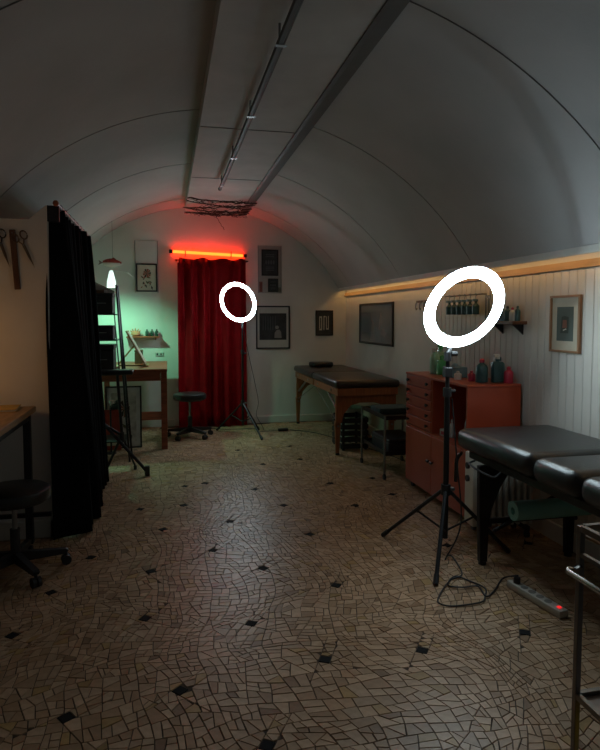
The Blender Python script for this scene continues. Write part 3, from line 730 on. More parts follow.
# small wall hooks with clips
t = thing('hook_rail', 'small dark hook rail on the wall between picture and ring light', 'hooks', (XR, 5.12, 1.50))
bm = B(); box(bm, (-0.012, -0.17, -0.008), (0, 0.17, 0.012)); obj('plate', bm, DARKW, t)
for k in range(4):
    bm = B(); yy = -0.13 + 0.085 * k; tube(bm, spline([(-0.01, yy, 0.0), (-0.03, yy, -0.01), (-0.035, yy, -0.05), (-0.025, yy + 0.01, -0.075), (-0.012, yy + 0.02, -0.06)], 4), 0.005, 6); obj('hook', bm, STEELD, t, smooth=True)

# ------------------------------------------------------------------ pictures
def art(bm_list, parent, w, h, fz, kind, rg):
    # printed shapes, thin, in the picture's own plane (x right, z up), front at y = -fz
    def poly(pts, m, d):
        bm = B(); prism(bm, pts, lambda p: (p[0], -fz - d, p[1]), lambda p: (p[0], -fz + 0.0003, p[1])); obj('print', bm, m, parent)
    if kind == 'flower':
        INK = mat('ink_dark', (0.05, 0.045, 0.035), 0.8); RD = mat('ink_red', (0.32, 0.10, 0.06), 0.8); GN = mat('ink_olive', (0.13, 0.14, 0.07), 0.8)
        for k in range(9):
            a = 2 * PI * k / 9; cx, cz = 0.03 * w, 0.18 * h
            pts = [(cx, cz)] + [(cx + (0.20 + 0.05 * rg.random()) * w * math.cos(a + d), cz + 0.17 * h * math.sin(a + d)) for d in (-0.26, 0, 0.26)]
            poly(pts, RD if k % 3 else INK, 0.0004 + 0.0001 * k)
        for k in range(16):
            cx, cz = rg.uniform(-0.30, 0.30) * w, rg.uniform(-0.40, 0.05) * h; a = rg.uniform(0, 6.28); s = rg.uniform(0.06, 0.13) * w
            poly([(cx + s * math.cos(a), cz + s * math.sin(a)), (cx + 0.4 * s * math.cos(a + 1.6), cz + 0.4 * s * math.sin(a + 1.6)), (cx - s * math.cos(a), cz - s * math.sin(a)), (cx - 0.4 * s * math.cos(a + 1.6), cz - 0.4 * s * math.sin(a + 1.6))], (GN, INK, RD)[k % 3], 0.0004 + 0.0001 * (k % 5))
    elif kind == 'bars':
        LT = mat('ink_pale', (0.5, 0.5, 0.47), 0.8)
        for x0, x1, z0, z1 in [(-0.36, -0.30, -0.25, 0.30), (-0.30, -0.16, 0.24, 0.30), (-0.22, -0.16, -0.30, 0.24), (-0.36, -0.16, -0.33, -0.26), (-0.06, 0.0, -0.32, 0.32), (0.0, 0.08, 0.26, 0.32), (0.12, 0.17, -0.30, 0.30), (0.26, 0.31, -0.30, 0.32), (0.17, 0.26, -0.30, -0.24)]:
            poly([(x0 * w, z0 * h), (x1 * w, z0 * h), (x1 * w, z1 * h), (x0 * w, z1 * h)], LT, 0.0005)
    elif kind == 'figure':
        GY = mat('ink_grey', (0.10, 0.105, 0.11), 0.7); G2 = mat('ink_grey_light', (0.26, 0.25, 0.24), 0.7)
        for k in range(6):
            x = -0.38 * w + k * 0.09 * w; poly([(x, -0.1 * h), (x + 0.03 * w, -0.1 * h), (x + 0.025 * w, 0.42 * h), (x + 0.005 * w, 0.42 * h)], GY, 0.0004)
        poly([(0.05 * w, -0.40 * h), (0.32 * w, -0.40 * h), (0.30 * w, -0.18 * h), (0.24 * w, -0.08 * h), (0.14 * w, -0.1 * h), (0.06 * w, -0.2 * h)], G2, 0.0006)
        poly([(0.15 * w + 0.07 * w * math.cos(a), 0.0 * h + 0.07 * h * math.sin(a)) for a in [2 * PI * i / 12 for i in range(12)]], G2, 0.0007)
    elif kind == 'faces':
        GY = mat('ink_grey', (0.10, 0.105, 0.11), 0.7)
        for k in range(4):
            cx = (-0.27 + 0.18 * k) * w
            poly([(cx + 0.07 * w * math.cos(a), 0.02 * h + 0.09 * h * math.sin(a)) for a in [2 * PI * i / 12 for i in range(12)]], GY, 0.0005)
        for k in range(3): poly([(-0.3 * w, (-0.2 - 0.07 * k) * h), (0.3 * w, (-0.2 - 0.07 * k) * h), (0.3 * w, (-0.17 - 0.07 * k) * h), (-0.3 * w, (-0.17 - 0.07 * k) * h)], GY, 0.0005)
        for k in range(2): poly([(-0.3 * w, (0.36 - 0.08 * k) * h), (0.3 * w, (0.36 - 0.08 * k) * h), (0.3 * w, (0.33 - 0.08 * k) * h), (-0.3 * w, (0.33 - 0.08 * k) * h)], GY, 0.0005)
    elif kind == 'glass':
        A_ = mat('ink_slate', (0.10, 0.12, 0.14), 0.5); P_ = mat('ink_mauve', (0.22, 0.19, 0.19), 0.5)
        poly([(-0.46 * w, -0.25 * h), (-0.12 * w, -0.25 * h), (-0.12 * w, 0.28 * h), (-0.46 * w, 0.28 * h)], A_, 0.0004)
        poly([(-0.16 * w, -0.44 * h), (0.0, -0.44 * h), (-0.05 * w, 0.05 * h), (-0.10 * w, 0.1 * h)], P_, 0.0006)
        poly([(0.10 * w, -0.15 * h), (0.15 * w, -0.18 * h), (0.20 * w, 0.18 * h), (0.17 * w, 0.32 * h)], P_, 0.0006)
        poly([(0.15 * w, -0.25 * h), (0.30 * w, -0.34 * h), (0.34 * w, -0.22 * h), (0.24 * w, -0.12 * h)], P_, 0.0006)
    elif kind == 'tower':
        A_ = mat('ink_forest', (0.045, 0.06, 0.05), 0.8); R_ = mat('ink_rust', (0.22, 0.09, 0.06), 0.8); W_ = mat('ink_chalk', (0.6, 0.6, 0.55), 0.8)
        poly([(-0.27 * w, -0.27 * h), (0.22 * w, -0.27 * h), (0.22 * w, 0.20 * h), (0.0, 0.24 * h), (-0.20 * w, 0.21 * h)], A_, 0.0004)
        poly([(-0.15 * w, -0.12 * h), (0.12 * w, -0.12 * h), (0.10 * w, 0.12 * h), (-0.13 * w, 0.12 * h)], R_, 0.0007)
        poly([(-0.1 * w, -0.2 * h), (0.1 * w, -0.16 * h), (0.08 * w, -0.13 * h), (-0.1 * w, -0.17 * h)], W_, 0.0009)
def picture(name, label, c, w, h, face, frame_w, fm, board, inner=None, inner_m=None, kind=None, tilt=0.0, glass=True, depth=0.02, cat='picture', rz=None, lean=0.0):
    # face: 'back' wall (normal -Y) or 'right' wall (normal -X)
    t = thing(name, label, cat, c)
    t.rotation_euler = (lean, tilt if face == 'back' else 0, (0 if face == 'back' else -PI / 2) if rz is None else rz)
    if face == 'right' and tilt: t.rotation_euler = (tilt, 0, -PI / 2)
    fw = frame_w
    fr = None
    for nm, a, b in (('frame_rail', (-w / 2, h / 2 - fw), (w / 2, h / 2)), ('frame_rail', (-w / 2, -h / 2), (w / 2, -h / 2 + fw)), ('frame_rail', (-w / 2, -h / 2 + fw), (-w / 2 + fw, h / 2 - fw)), ('frame_rail', (w / 2 - fw, -h / 2 + fw), (w / 2, h / 2 - fw))):
        bm = B(); box(bm, (a[0], -depth, a[1]), (b[0], 0, b[1])); obj(nm, bm, fm, t, bevel=0.002)
    bm = B(); box(bm, (-w / 2 + fw, -depth * 0.45, -h / 2 + fw), (w / 2 - fw, -0.001, h / 2 - fw)); mb = obj('mount', bm, board, t)
    fz = depth * 0.45
    if inner:
        iw, ih = inner[0], inner[1]; oz = inner[2] if len(inner) > 2 else 0
        bm = B(); box(bm, (-iw / 2, -fz - 0.0008, -ih / 2 + oz), (iw / 2, -fz + 0.0002, ih / 2 + oz)); obj('picture_sheet', bm, inner_m, t); fz += 0.0008
    if kind:
        art(None, mb, (inner[0] if inner else w - 2 * fw), (inner[1] if inner else h - 2 * fw), fz, kind, random.Random(4))
    return t
DARKPRINT = mat('dark_print', (0.035, 0.037, 0.04), 0.55, var=0.4, scale=9)
yb = YB - 0.0005
# pale boards behind pictures
def board(label, c, w, h, m):
    t = thing('wall_panel', label, 'panel', c)
    bm = B(); rbox(bm, (-w / 2, -0.012, -h / 2), (w / 2, 0, h / 2), 0.003, 1); obj('sheet', bm, m, t)
    bm = B(); box(bm, (-w / 2 - 0.006, -0.014, -h / 2), (-w / 2 - 0.001, 0, h / 2)); box(bm, (w / 2 + 0.001, -0.014, -h / 2), (w / 2 + 0.006, 0, h / 2)); obj('edge_strip', bm, STEELD, t)
    return t
board('tall pale panel on the end wall behind the flower picture', (-0.235, yb, 1.975), 0.26, 0.63, WHITEP)
board('pale panel on the end wall behind the dark poster', (1.285, yb, 1.965), 0.29, 0.60, mat('grey_panel', (0.42, 0.41, 0.39), 0.6))
picture('framed_picture', 'flower print in a black frame above the wooden desk', (-0.235, yb - 0.0135, 1.84), 0.25, 0.34, 'back', 0.016, FRAMEB, PAPER, kind='flower')
picture('framed_picture', 'dark poster in a black frame at the top of the grey panel', (1.285, yb - 0.0135, 2.05), 0.215, 0.33, 'back', 0.018, FRAMEB, DARKPRINT, kind='faces')
picture('framed_picture', 'little dark picture under the poster on the grey panel', (1.325, yb - 0.0135, 1.765), 0.13, 0.17, 'back', 0.012, FRAMEB, DARKPRINT, kind='faces')
for k, (xx, ww, hh, mm, lb) in enumerate([(1.17, 0.04, 0.13, mat('rust_card', (0.25, 0.09, 0.07)), 'small rust coloured card on the grey panel'), (1.41, 0.035, 0.06, mat('dim_card', (0.2, 0.17, 0.14)), 'tiny brown card on the grey panel')]):
    t = thing('wall_card', lb, 'card', (xx, yb - 0.0125, 1.68 + hh / 2))
    bm = B(); box(bm, (-ww / 2, -0.002, -hh / 2), (ww / 2, 0, hh / 2)); obj('sheet', bm, mm, t)
    bm = B(); cyl(bm, (0, -0.002, hh / 2 - 0.008), (0, -0.006, hh / 2 - 0.008), 0.004, 8); obj('pin', bm, STEEL, t, smooth=True)
picture('framed_picture', 'large black framed photograph with white mount beside the far ring light', (1.325, yb, 1.23), 0.44, 0.55, 'back', 0.018, FRAMEB, MATB, (0.35, 0.34, 0.01), DARKPRINT, 'figure')
picture('framed_picture', 'small black framed print with pale upright shapes in the corner', (2.005, yb, 1.285), 0.235, 0.33, 'back', 0.022, FRAMEB, DARKPRINT, kind='bars')
picture('framed_picture', 'large dark glazed picture on the right wall above the massage table', (XR - 0.0005, 6.43, 1.285), 1.10, 0.47, 'right', 0.022, FRAMEB, mat('slate_print', (0.14, 0.165, 0.185), 0.12, var=0.15, coat=0.6), kind='glass', tilt=0.0)
picture('framed_picture', 'small wooden framed print on the boarded wall above the treatment table', (XW - 0.001, 3.10, 1.315), 0.27, 0.335, 'right', 0.014, mat('oak_frame', (0.30, 0.15, 0.07), 0.4), mat('cream_mount', (0.5, 0.46, 0.36), 0.7), (0.15, 0.20, 0.0), mat('teal_print', (0.07, 0.10, 0.09), 0.6), 'tower')

# ------------------------------------------------------------------ hanging fish
t = thing('hanging_fish', 'red and white paper fish hanging above the wall lamp', 'decoration', (-0.60, 7.0, 1.96))
bm = B(); N_ = 14; rings = []
for i in range(N_ + 1):
    u = i / N_; x = -0.085 + 0.20 * u; ry = 0.03 * math.sin(PI * min(1, 0.12 + 0.88 * u) ** 0.8) + 0.004; rz_ = 0.045 * math.sin(PI * min(1, 0.10 + 0.85 * u) ** 0.9) + 0.004
    rings.append([bm.verts.new((x, ry * math.cos(2 * PI * k / 12), rz_ * math.sin(2 * PI * k / 12))) for k in range(12)])
for a, b in zip(rings, rings[1:]):
    for k in range(12): bm.faces.new([a[k], a[(k + 1) % 12], b[(k + 1) % 12], b[k]])
bm.faces.new(rings[0][::-1]); bm.faces.new(rings[-1])
bm.normal_update()
ob = obj('body', bm, [mat('koi_red', (0.30, 0.035, 0.02), 0.6, var=0.4, scale=30), mat('koi_white', (0.55, 0.45, 0.38), 0.6)], t, smooth=True)
for p in ob.data.polygons:
    if p.center.z < -0.004: p.material_index = 1
bm = B(); prism(bm, [(-0.08, 0.0), (-0.13, 0.03), (-0.12, 0.0), (-0.135, -0.025)], lambda p: (p[0], -0.003, p[1]), lambda p: (p[0], 0.003, p[1])); obj('tail_fin', bm, mat('koi_fin', (0.22, 0.14, 0.12)), t)
bm = B(); prism(bm, [(-0.01, 0.036), (0.03, 0.062), (0.06, 0.038)], lambda p: (p[0], -0.002, p[1]), lambda p: (p[0], 0.002, p[1])); obj('dorsal_fin', bm, mat('koi_red', (0.3, 0.03, 0.02)), t)
bm = B(); cyl(bm, (0.02, 0, 0.03), (0.02, 0, vz(-0.58) - 1.96 - 0.002), 0.0015, 5); obj('string', bm, BLACKP, t)

# ------------------------------------------------------------------ duct rail and branches
t = thing('lighting_track', 'long thin unlit metal track hanging under the ceiling duct', 'track', (0.485, 3.4, 2.52))
bm = B(); rbox(bm, (-0.011, -4.2, -0.012), (0.011, 2.15, 0.012), 0.003, 1); obj('rail', bm, mat('track_grey', (0.05, 0.05, 0.05), 0.6), t)
bm = B(); cyl(bm, (0.019, -4.2, 0.002), (0.019, 2.05, 0.002), 0.006, 8); obj('cable', bm, mat('track_dark', (0.07, 0.07, 0.07), 0.5), t, smooth=True)
for k in range(7):
    yy = -3.6 + 0.93 * k
    bm = B(); cyl(bm, (0, yy, 0.01), (0, yy, 0.0795), 0.006, 8); box(bm, (-0.02, yy - 0.012, -0.014), (0.03, yy + 0.012, -0.0125)); obj('hanger', bm, STEELD, t)
bm = B(); cyl(bm, (0, 2.15, 0), (0, 2.17, 0), 0.017, 10); obj('end_cap', bm, BLACKP, t, smooth=True)
TWIG = mat('dark_twigs', (0.045, 0.025, 0.022), 0.9, var=0.4, scale=30)
t = thing('branch_garland', 'tangled dark branches fixed under the far end of the ceiling duct', 'branches', (0.58, 6.75, 2.562))
rg = random.Random(21)
def twig(p0, p1, r, sag):
    bm = B(); p0 = Vector(p0); p1 = Vector(p1); pts = []
    for i in range(15):
        u = i / 14; p = p0.lerp(p1, u) + Vector((rg.gauss(0, 0.008), rg.gauss(0, 0.014), rg.gauss(0, 0.005) - sag * math.sin(PI * u))); p.z = min(p.z, 0.02); pts.append(p)
    tube(bm, spline(pts, 3), r, 5); return bm
for ya, yb_, r_ in ((-0.46, -0.30, 0.007), (-0.30, 0.05, 0.006), (0.10, -0.22, 0.006), (0.12, 0.30, 0.007), (0.38, 0.22, 0.006), (0.40, 0.43, 0.008)):
    br = obj('branch', twig((-0.37, ya, 0.01), (0.36, yb_, 0.012), r_, 0.015), TWIG, t, smooth=True)
    for k in range(7):
        u = rg.uniform(0.0, 0.75); a = (-0.37 + 0.73 * u, ya + (yb_ - ya) * u, 0.005)
        b = (max(-0.37, min(0.37, a[0] + rg.uniform(0.12, 0.4))), max(-0.49, min(0.47, a[1] + rg.uniform(-0.3, 0.3))), rg.uniform(-0.03, 0.012))
        obj('twig', twig(a, b, 0.0028, 0.008), TWIG, br, smooth=True)
obj('loose_twig', twig((-0.02, 0.42, 0.0), (0.10, 0.50, -0.16), 0.003, 0.0), TWIG, t, smooth=True)

# ------------------------------------------------------------------ wooden desk at the back left and what stands on it
DX0, DX1, DY0, DY1, DZ = -0.74, -0.005, 6.26, 7.44, 0.83
t = thing('wooden_desk', 'red brown wooden desk against the end wall under the green light', 'desk', ((DX0 + DX1) / 2, (DY0 + DY1) / 2, 0))
hx, hy = (DX1 - DX0) / 2, (DY1 - DY0) / 2
bm = B(); rbox(bm, (-hx, -hy, DZ - 0.03), (hx, hy, DZ), 0.004, 1); obj('desktop', bm, WOOD, t)
for sx in (-1, 1):
    for sy in (-1, 1):
        bm = B(); x = sx * (hx - 0.035); y = sy * (hy - 0.035); box(bm, (x - 0.03, y - 0.03, 0), (x + 0.03, y + 0.03, DZ - 0.0305)); obj('leg', bm, WOOD, t, bevel=0.003)
for a, b in (((-hx + 0.066, -hy + 0.01, DZ - 0.12), (hx - 0.066, -hy + 0.03, DZ - 0.0305)), ((-hx + 0.066, hy - 0.03, DZ - 0.12), (hx - 0.066, hy - 0.01, DZ - 0.0305)), ((hx - 0.03, -hy + 0.066, DZ - 0.12), (hx - 0.01, hy - 0.066, DZ - 0.0305)), ((-hx + 0.01, -hy + 0.066, DZ - 0.12), (-hx + 0.03, hy - 0.066, DZ - 0.0305))):
    bm = B(); box(bm, a, b); obj('apron', bm, WOOD, t)
bm = B(); box(bm, (-hx + 0.066, hy - 0.045, 0.12), (hx - 0.066, hy - 0.02, 0.22)); obj('back_stretcher', bm, WOOD, t)
bm = B(); box(bm, (hx - 0.05, -hy + 0.066, 0.06), (hx - 0.02, hy - 0.066, 0.12)); obj('side_stretcher', bm, WOOD, t)
# tilted drawing board on a stand
t = thing('drawing_board', 'tilted wooden drawing board with a prop on the wooden desk', 'drawing board', (-0.33, 6.75, DZ + 0.0008))
ang = math.radians(28)
def brd(u, d): return (-0.10 - 0 + (0.23) * (1 - u) - d * math.cos(ang) * 0 + d, 0, 0)
Mb = Matrix.Translation((0.10, 0, 0.012)) @ Matrix.Rotation(-ang, 4, 'Y')
bm = B(); rbox(bm, (-0.008, -0.16, 0), (0.008, 0.16, 0.42), 0.003, 1, M=Mb); obj('board', bm, OAK, t)
bm = B(); rbox(bm, (0.009, -0.13, 0.03), (0.0105, 0.13, 0.40), 0.0005, 1, M=Mb); obj('paper_sheet', bm, PAPER, t)
bm = B(); rbox(bm, (-0.03, -0.16, -0.012), (0.03, 0.16, 0.002), 0.003, 1, M=Matrix.Translation((0.10, 0, 0.0125))); obj('ledge', bm, OAK, t)
bm = B(); cyl(bm, (0.10 - math.sin(ang) * 0.24 - 0.008, 0, 0.22), (-0.20, 0, 0.009), 0.009, 8); obj('prop_leg', bm, OAK, t, smooth=True)
bm = B(); box(bm, (-0.20, -0.012, 0.0), (0.075, 0.012, 0.012)); obj('base_bar', bm, OAK, t)
t = thing('pen_case', 'dark boxy pen case behind the drawing board on the desk', 'case', (-0.32, 7.10, DZ + 0.0008))
bm = B(); rbox(bm, (-0.045, -0.06, 0), (0.045, 0.06, 0.13), 0.006, 2); obj('body', bm, DARKW, t)
bm = B(); rbox(bm, (-0.047, -0.062, 0.131), (0.047, 0.062, 0.155), 0.006, 2); obj('lid', bm, DARKW, t)
t = thing('sketch_book', 'low brown sketch book lying at the left of the desk', 'book', (-0.61, 6.50, DZ + 0.0008), 0.1)
bm = B(); box(bm, (-0.11, -0.14, 0.004), (0.108, 0.138, 0.02)); obj('pages', bm, PAPER, t)
bm = B(); box(bm, (-0.115, -0.143, 0), (0.113, 0.143, 0.0035)); box(bm, (-0.115, -0.143, 0.0205), (0.113, 0.143, 0.024)); box(bm, (-0.118, -0.143, 0), (-0.1155, 0.143, 0.024)); obj('cover', bm, OAK, t)
t = thing('wall_switch', 'flat pale socket plate on the end wall above the desk', 'socket', (-0.10, yb, 0.905))
bm = B(); rbox(bm, (-0.05, -0.012, -0.022), (0.05, 0, 0.022), 0.003, 1); obj('plate', bm, mat('socket_green', (0.45, 0.5, 0.45), 0.5), t)
for s in (-1, 1):
    bm = B(); cyl(bm, (0.022 * s, -0.012, 0), (0.022 * s, -0.0135, 0), 0.012, 10); obj('outlet', bm, BLACKP, t)
# shelf on the end wall with little bottles
t = thing('wall_shelf', 'narrow wooden shelf on the green lit end wall above the desk', 'shelf', (-0.29, yb, 1.13))
bm = B(); rbox(bm, (-0.19, -0.15, -0.018), (0.20, 0, 0), 0.003, 1); obj('board', bm, WOOD, t)
for s in (-1, 1):
    bm = B(); prism(bm, [(0, -0.018), (-0.10, -0.018), (0, -0.05)], lambda p: (0.15 * s - 0.006, p[0], p[1]), lambda p: (0.15 * s + 0.006, p[0], p[1])); obj('bracket', bm, WOOD, t)
DKG = mat('dark_green_glass', (0.01, 0.05, 0.03), 0.25)
for k, xx in enumerate((-0.24, -0.18, -0.125)):
    bottle('dropper_bottle', (xx, YB - 0.06, 1.1305), 0.085, 0.02, DKG, 'small dark green dropper bottle on the narrow wooden shelf', BLACKP, group='dropper bottles on the wooden shelf')
t = thing('figurine', 'peach ceramic crab like figurine on the narrow wooden shelf', 'figurine', (-0.375, YB - 0.07, 1.1305))
bm = B(); lathe(bm, [(0, 0), (0.03, 0), (0.052, 0.02), (0.05, 0.045), (0.03, 0.06), (0, 0.065)], 16); obj('body', bm, SKINC, t, smooth=True)
for k in range(5):
    a = PI * (0.1 + 0.2 * k); bm = B(); cyl(bm, (0.035 * math.cos(a), 0, 0.04 + 0.01 * math.sin(a)), (0.062 * math.cos(a), -0.005, 0.055 + 0.04 * math.sin(a)), 0.009, 8, 0.005); obj('spike', bm, mat('orange_ceramic', (0.6, 0.16, 0.05), 0.5), t, smooth=True)

# framed prints leaning under the desk
picture('leaning_picture', 'tall black framed drawing leaning under the wooden desk', (-0.45, 6.40, 0.328), 0.36, 0.64, 'back', 0.016, FRAMEB, mat('blue_white_paper', (0.75, 0.77, 0.78), 0.6, var=0.15, scale=7), (0.25, 0.50), mat('pale_drawing', (0.62, 0.62, 0.60), 0.7, var=0.4, scale=11), 'flower', lean=math.radians(-5))
t = thing('red_folder', 'red art folder leaning against the framed drawing under the desk', 'folder', (-0.56, 6.315, 0.215)); t.rotation_euler = (math.radians(-5), 0, 0)
bm = B(); rbox(bm, (-0.09, -0.014, -0.205), (0.09, 0, 0.205), 0.004, 1); obj('cover', bm, mat('red_card', (0.36, 0.05, 0.025), 0.6), t)
bm = B(); box(bm, (-0.092, -0.012, -0.198), (-0.0905, -0.002, 0.198)); obj('page_edge', bm, PAPER, t)
bm = B(); box(bm, (-0.06, -0.0155, -0.16), (0.07, -0.0142, -0.10)); obj('title_patch', bm, PAPER, t)
t = thing('clamp_light', 'black clip lamp with white head standing by the red folder', 'lamp', (-0.56, 6.18, 0))
bm = B(); lathe(bm, [(0, 0), (0.05, 0), (0.05, 0.012), (0.009, 0.02), (0.009, 0.44), (0, 0.44)], 12); obj('stem', bm, BLACKM, t, smooth=True)
bm = B(); lathe(bm, [(0.02, 0), (0.055, 0.09), (0.05, 0.09), (0.015, 0.004)], 14, M=Matrix.Rotation(math.radians(70), 4, 'Y'), c=(0.0, 0, 0.46)); obj('head', bm, BLACKP, t, smooth=True)
bm = B(); lathe(bm, [(0, 0), (0.03, 0.01), (0.028, 0.035), (0, 0.045)], 12, c=(0.02, -0.03, 0.50)); obj('bulb', bm, PALE, t, smooth=True)

# ------------------------------------------------------------------ ladder shelf with black boxes behind the curtain
t = thing('ladder_shelf', 'black metal ladder shelf behind the black curtain', 'shelf', (-0.72, 5.95, 0))
def post(p, q, r=0.010):
    bm = B(); cyl(bm, p, q, r, 8); obj('post', bm, BLACKM, t, smooth=True)
for x, xt in ((-0.26, -0.22), (0.36, 0.26)):
    post((x, -0.17, 0.0), (xt, -0.06, 1.66)); post((x, 0.17, 0.0), (xt, 0.10, 1.66))
for zz, e in ((0.20, 0.33), (0.83, 0.29), (1.15, 0.27), (1.39, 0.255)):
    bm = B(); box(bm, (-0.25, -0.17, zz - 0.012), (e, 0.17, zz)); obj('shelf_board', bm, BLACKM, t)
def sbox(label, z, h, d0=-0.24, d1=0.23, m=BLACKP, dy=0.15):
    q = thing('storage_box', label, 'box', (-0.72, 5.95, z + 0.0006))
    bm = B(); rbox(bm, (d0, -dy, 0), (d1, dy, h * 0.82), 0.004, 1); obj('body', bm, m, q)
    bm = B(); rbox(bm, (d0 - 0.004, -dy - 0.004, h * 0.825), (d1 + 0.004, dy + 0.004, h), 0.004, 1); obj('lid', bm, m, q)
    bm = B(); tube(bm, spline([(d1 - 0.16, -dy - 0.001, h * 0.5), (d1 - 0.15, -dy - 0.02, h * 0.5), (d1 - 0.07, -dy - 0.02, h * 0.5), (d1 - 0.06, -dy - 0.001, h * 0.5)], 4), 0.004, 6); obj('handle', bm, STEELD, q, smooth=True)
sbox('black storage box on the top board of the ladder shelf', 1.39, 0.19)
sbox('dark purple storage box on the second board of the ladder shelf', 1.15, 0.13, m=mat('aubergine', (0.03, 0.02, 0.028), 0.6))
sbox('black storage box on the third board of the ladder shelf', 0.83, 0.27)
t = thing('paint_tube', 'dark brown tube lying on the top storage box of the ladder shelf', 'tube', (-0.60, 5.90, 1.5990))
bm = B(); cyl(bm, (-0.13, 0, 0.0), (0.03, 0, 0.0), 0.018, 12); obj('body', bm, DARKW, t, smooth=True)
bm = B(); cyl(bm, (0.03, 0, 0), (0.055, 0, 0), 0.012, 10); obj('cap', bm, PALE, t, smooth=True)
t = thing('paper_wedge', 'pale tilted card standing on the top storage box of the ladder shelf', 'card', (-0.60, 6.05, 1.5810))
bm = B(); prism(bm, [(-0.20, 0.0), (0.11, 0.0), (0.11, 0.015), (-0.20, 0.17)], lambda p: (p[0], -0.004, p[1]), lambda p: (p[0], 0.004, p[1])); obj('sheet', bm, mat('grey_card', (0.4, 0.4, 0.38), 0.8), t)
bm = B(); prism(bm, [(-0.20, 0.171), (0.11, 0.016), (0.11, 0.024), (-0.20, 0.179)], lambda p: (p[0], -0.006, p[1]), lambda p: (p[0], 0.006, p[1])); obj('dark_edge', bm, DARKW, t)

# ------------------------------------------------------------------ arm rest stand in front of it
t = thing('arm_rest', 'black padded arm rest on a leaning tripod by the black curtain', 'arm rest', (-0.415, 5.38, 0))
bm = B(); rbox(bm, (-0.15, -0.09, 0.865), (0.125, 0.09, 0.905), 0.015, 3); obj('pad', bm, LEATHER, t, smooth=True)
bm = B(); cyl(bm, (0.02, 0.0, 0.30), (-0.01, 0, 0.864), 0.013, 10); obj('post', bm, BLACKM, t, smooth=True)
bm = B(); cyl(bm, (0.005, 0.02, 0.90), (-0.035, 0.10, 1.40), 0.0055, 8); obj('back_stay', bm, BLACKM, t, smooth=True)
bm = B(); cyl(bm, (0.04, 0.02, 0.865), (0.0, 0.10, 1.40), 0.0045, 8); obj('back_stay', bm, BLACKM, t, smooth=True)
bm = B(); cyl(bm, (0.018, 0, 0.27), (0.016, 0, 0.36), 0.022, 10); obj('collar', bm, BLACKP, t, smooth=True)
for (ex, ey), r in (((0.235, -0.14), 0.014), ((0.12, 0.10), 0.009), ((-0.12, 0.04), 0.012)):
    bm = B(); s = (-0.13, 0.02, 0.43) if r > 0.013 else (0.018, 0, 0.33); cyl(bm, s, (ex, ey, 0.03), r, 8); lg = obj('leg', bm, BLACKM, t, smooth=True)
    bm = B()
    if r > 0.013: rbox(bm, (ex - 0.022, ey - 0.02, 0), (ex + 0.018, ey + 0.02, 0.085), 0.004, 1)
    else: cyl(bm, (ex, ey, 0), (ex, ey, 0.035), r + 0.006, 8)
    obj('rubber_foot', bm, BLACKP, lg)
bm = B(); cyl(bm, (-0.13, 0.02, 0.43), (0.018, 0, 0.33), 0.012, 8); obj('link_bar', bm, BLACKM, t, smooth=True)

# ------------------------------------------------------------------ rolling stools
def stool(label, loc, rz, seat_z, r, ring=False):
    t = thing('rolling_stool', label, 'stool', loc, rz)
    bm = B(); lathe(bm, [(0, -0.075), (r * 0.9, -0.075), (r, -0.06), (r * 1.02, -0.03), (r * 0.99, -0.01), (r * 0.9, 0.0), (0, 0.003)], 28, c=(0, 0, seat_z)); obj('seat', bm, LEATHER, t, smooth=True)
    bm = B(); cyl(bm, (0, 0, seat_z - 0.095), (0, 0, seat_z - 0.076), 0.06, 14); obj('seat_plate', bm, BLACKM, t, smooth=True)
    bm = B(); cyl(bm, (0, 0, 0.21), (0, 0, seat_z - 0.09), 0.013, 12); obj('gas_piston', bm, STEELD, t, smooth=True)
    bm = B(); cyl(bm, (0, 0, 0.07), (0, 0, 0.24), 0.025, 14); obj('column', bm, BLACKP, t, smooth=True)
    bm = B(); tube(bm, spline([(0.02, 0, seat_z - 0.088), (0.08, 0.02, seat_z - 0.10), (0.14, 0.03, seat_z - 0.105)], 4), 0.005, 6); obj('lever', bm, BLACKM, t, smooth=True)
    for k in range(5):
        a = 2 * PI * k / 5; d = Vector((math.cos(a), math.sin(a), 0)); n = Vector((-d.y, d.x, 0)); e = d * 0.25
        bm = B(); poly = [(0.02, 0.06), (0.25, 0.062), (0.262, 0.08), (0.25, 0.088), (0.02, 0.115)]
        prism(bm, poly, lambda p: d * p[0] - n * 0.016 + Vector((0, 0, p[1])), lambda p: d * p[0] + n * 0.016 + Vector((0, 0, p[1]))); ar = obj('base_arm', bm, BLACKP, t)
        bm = B(); cyl(bm, e + Vector((0, 0, 0.045)), e + Vector((0, 0, 0.064)), 0.008, 8)
        for s in (-1, 1): cyl(bm, e + n * s * 0.004 + Vector((0, 0, 0.026)), e + n * s * 0.022 + Vector((0, 0, 0.026)), 0.026, 14)
        obj('castor', bm, BLACKP, ar, smooth=True)
    return t
stool('black rolling stool between the wooden desk and the red curtain', (0.24, 6.87, 0), 0.35, 0.50, 0.185)
stool('black rolling stool under the work desk beside the pier', (-0.80, 3.36, 0), 0.28, 0.46, 0.18)

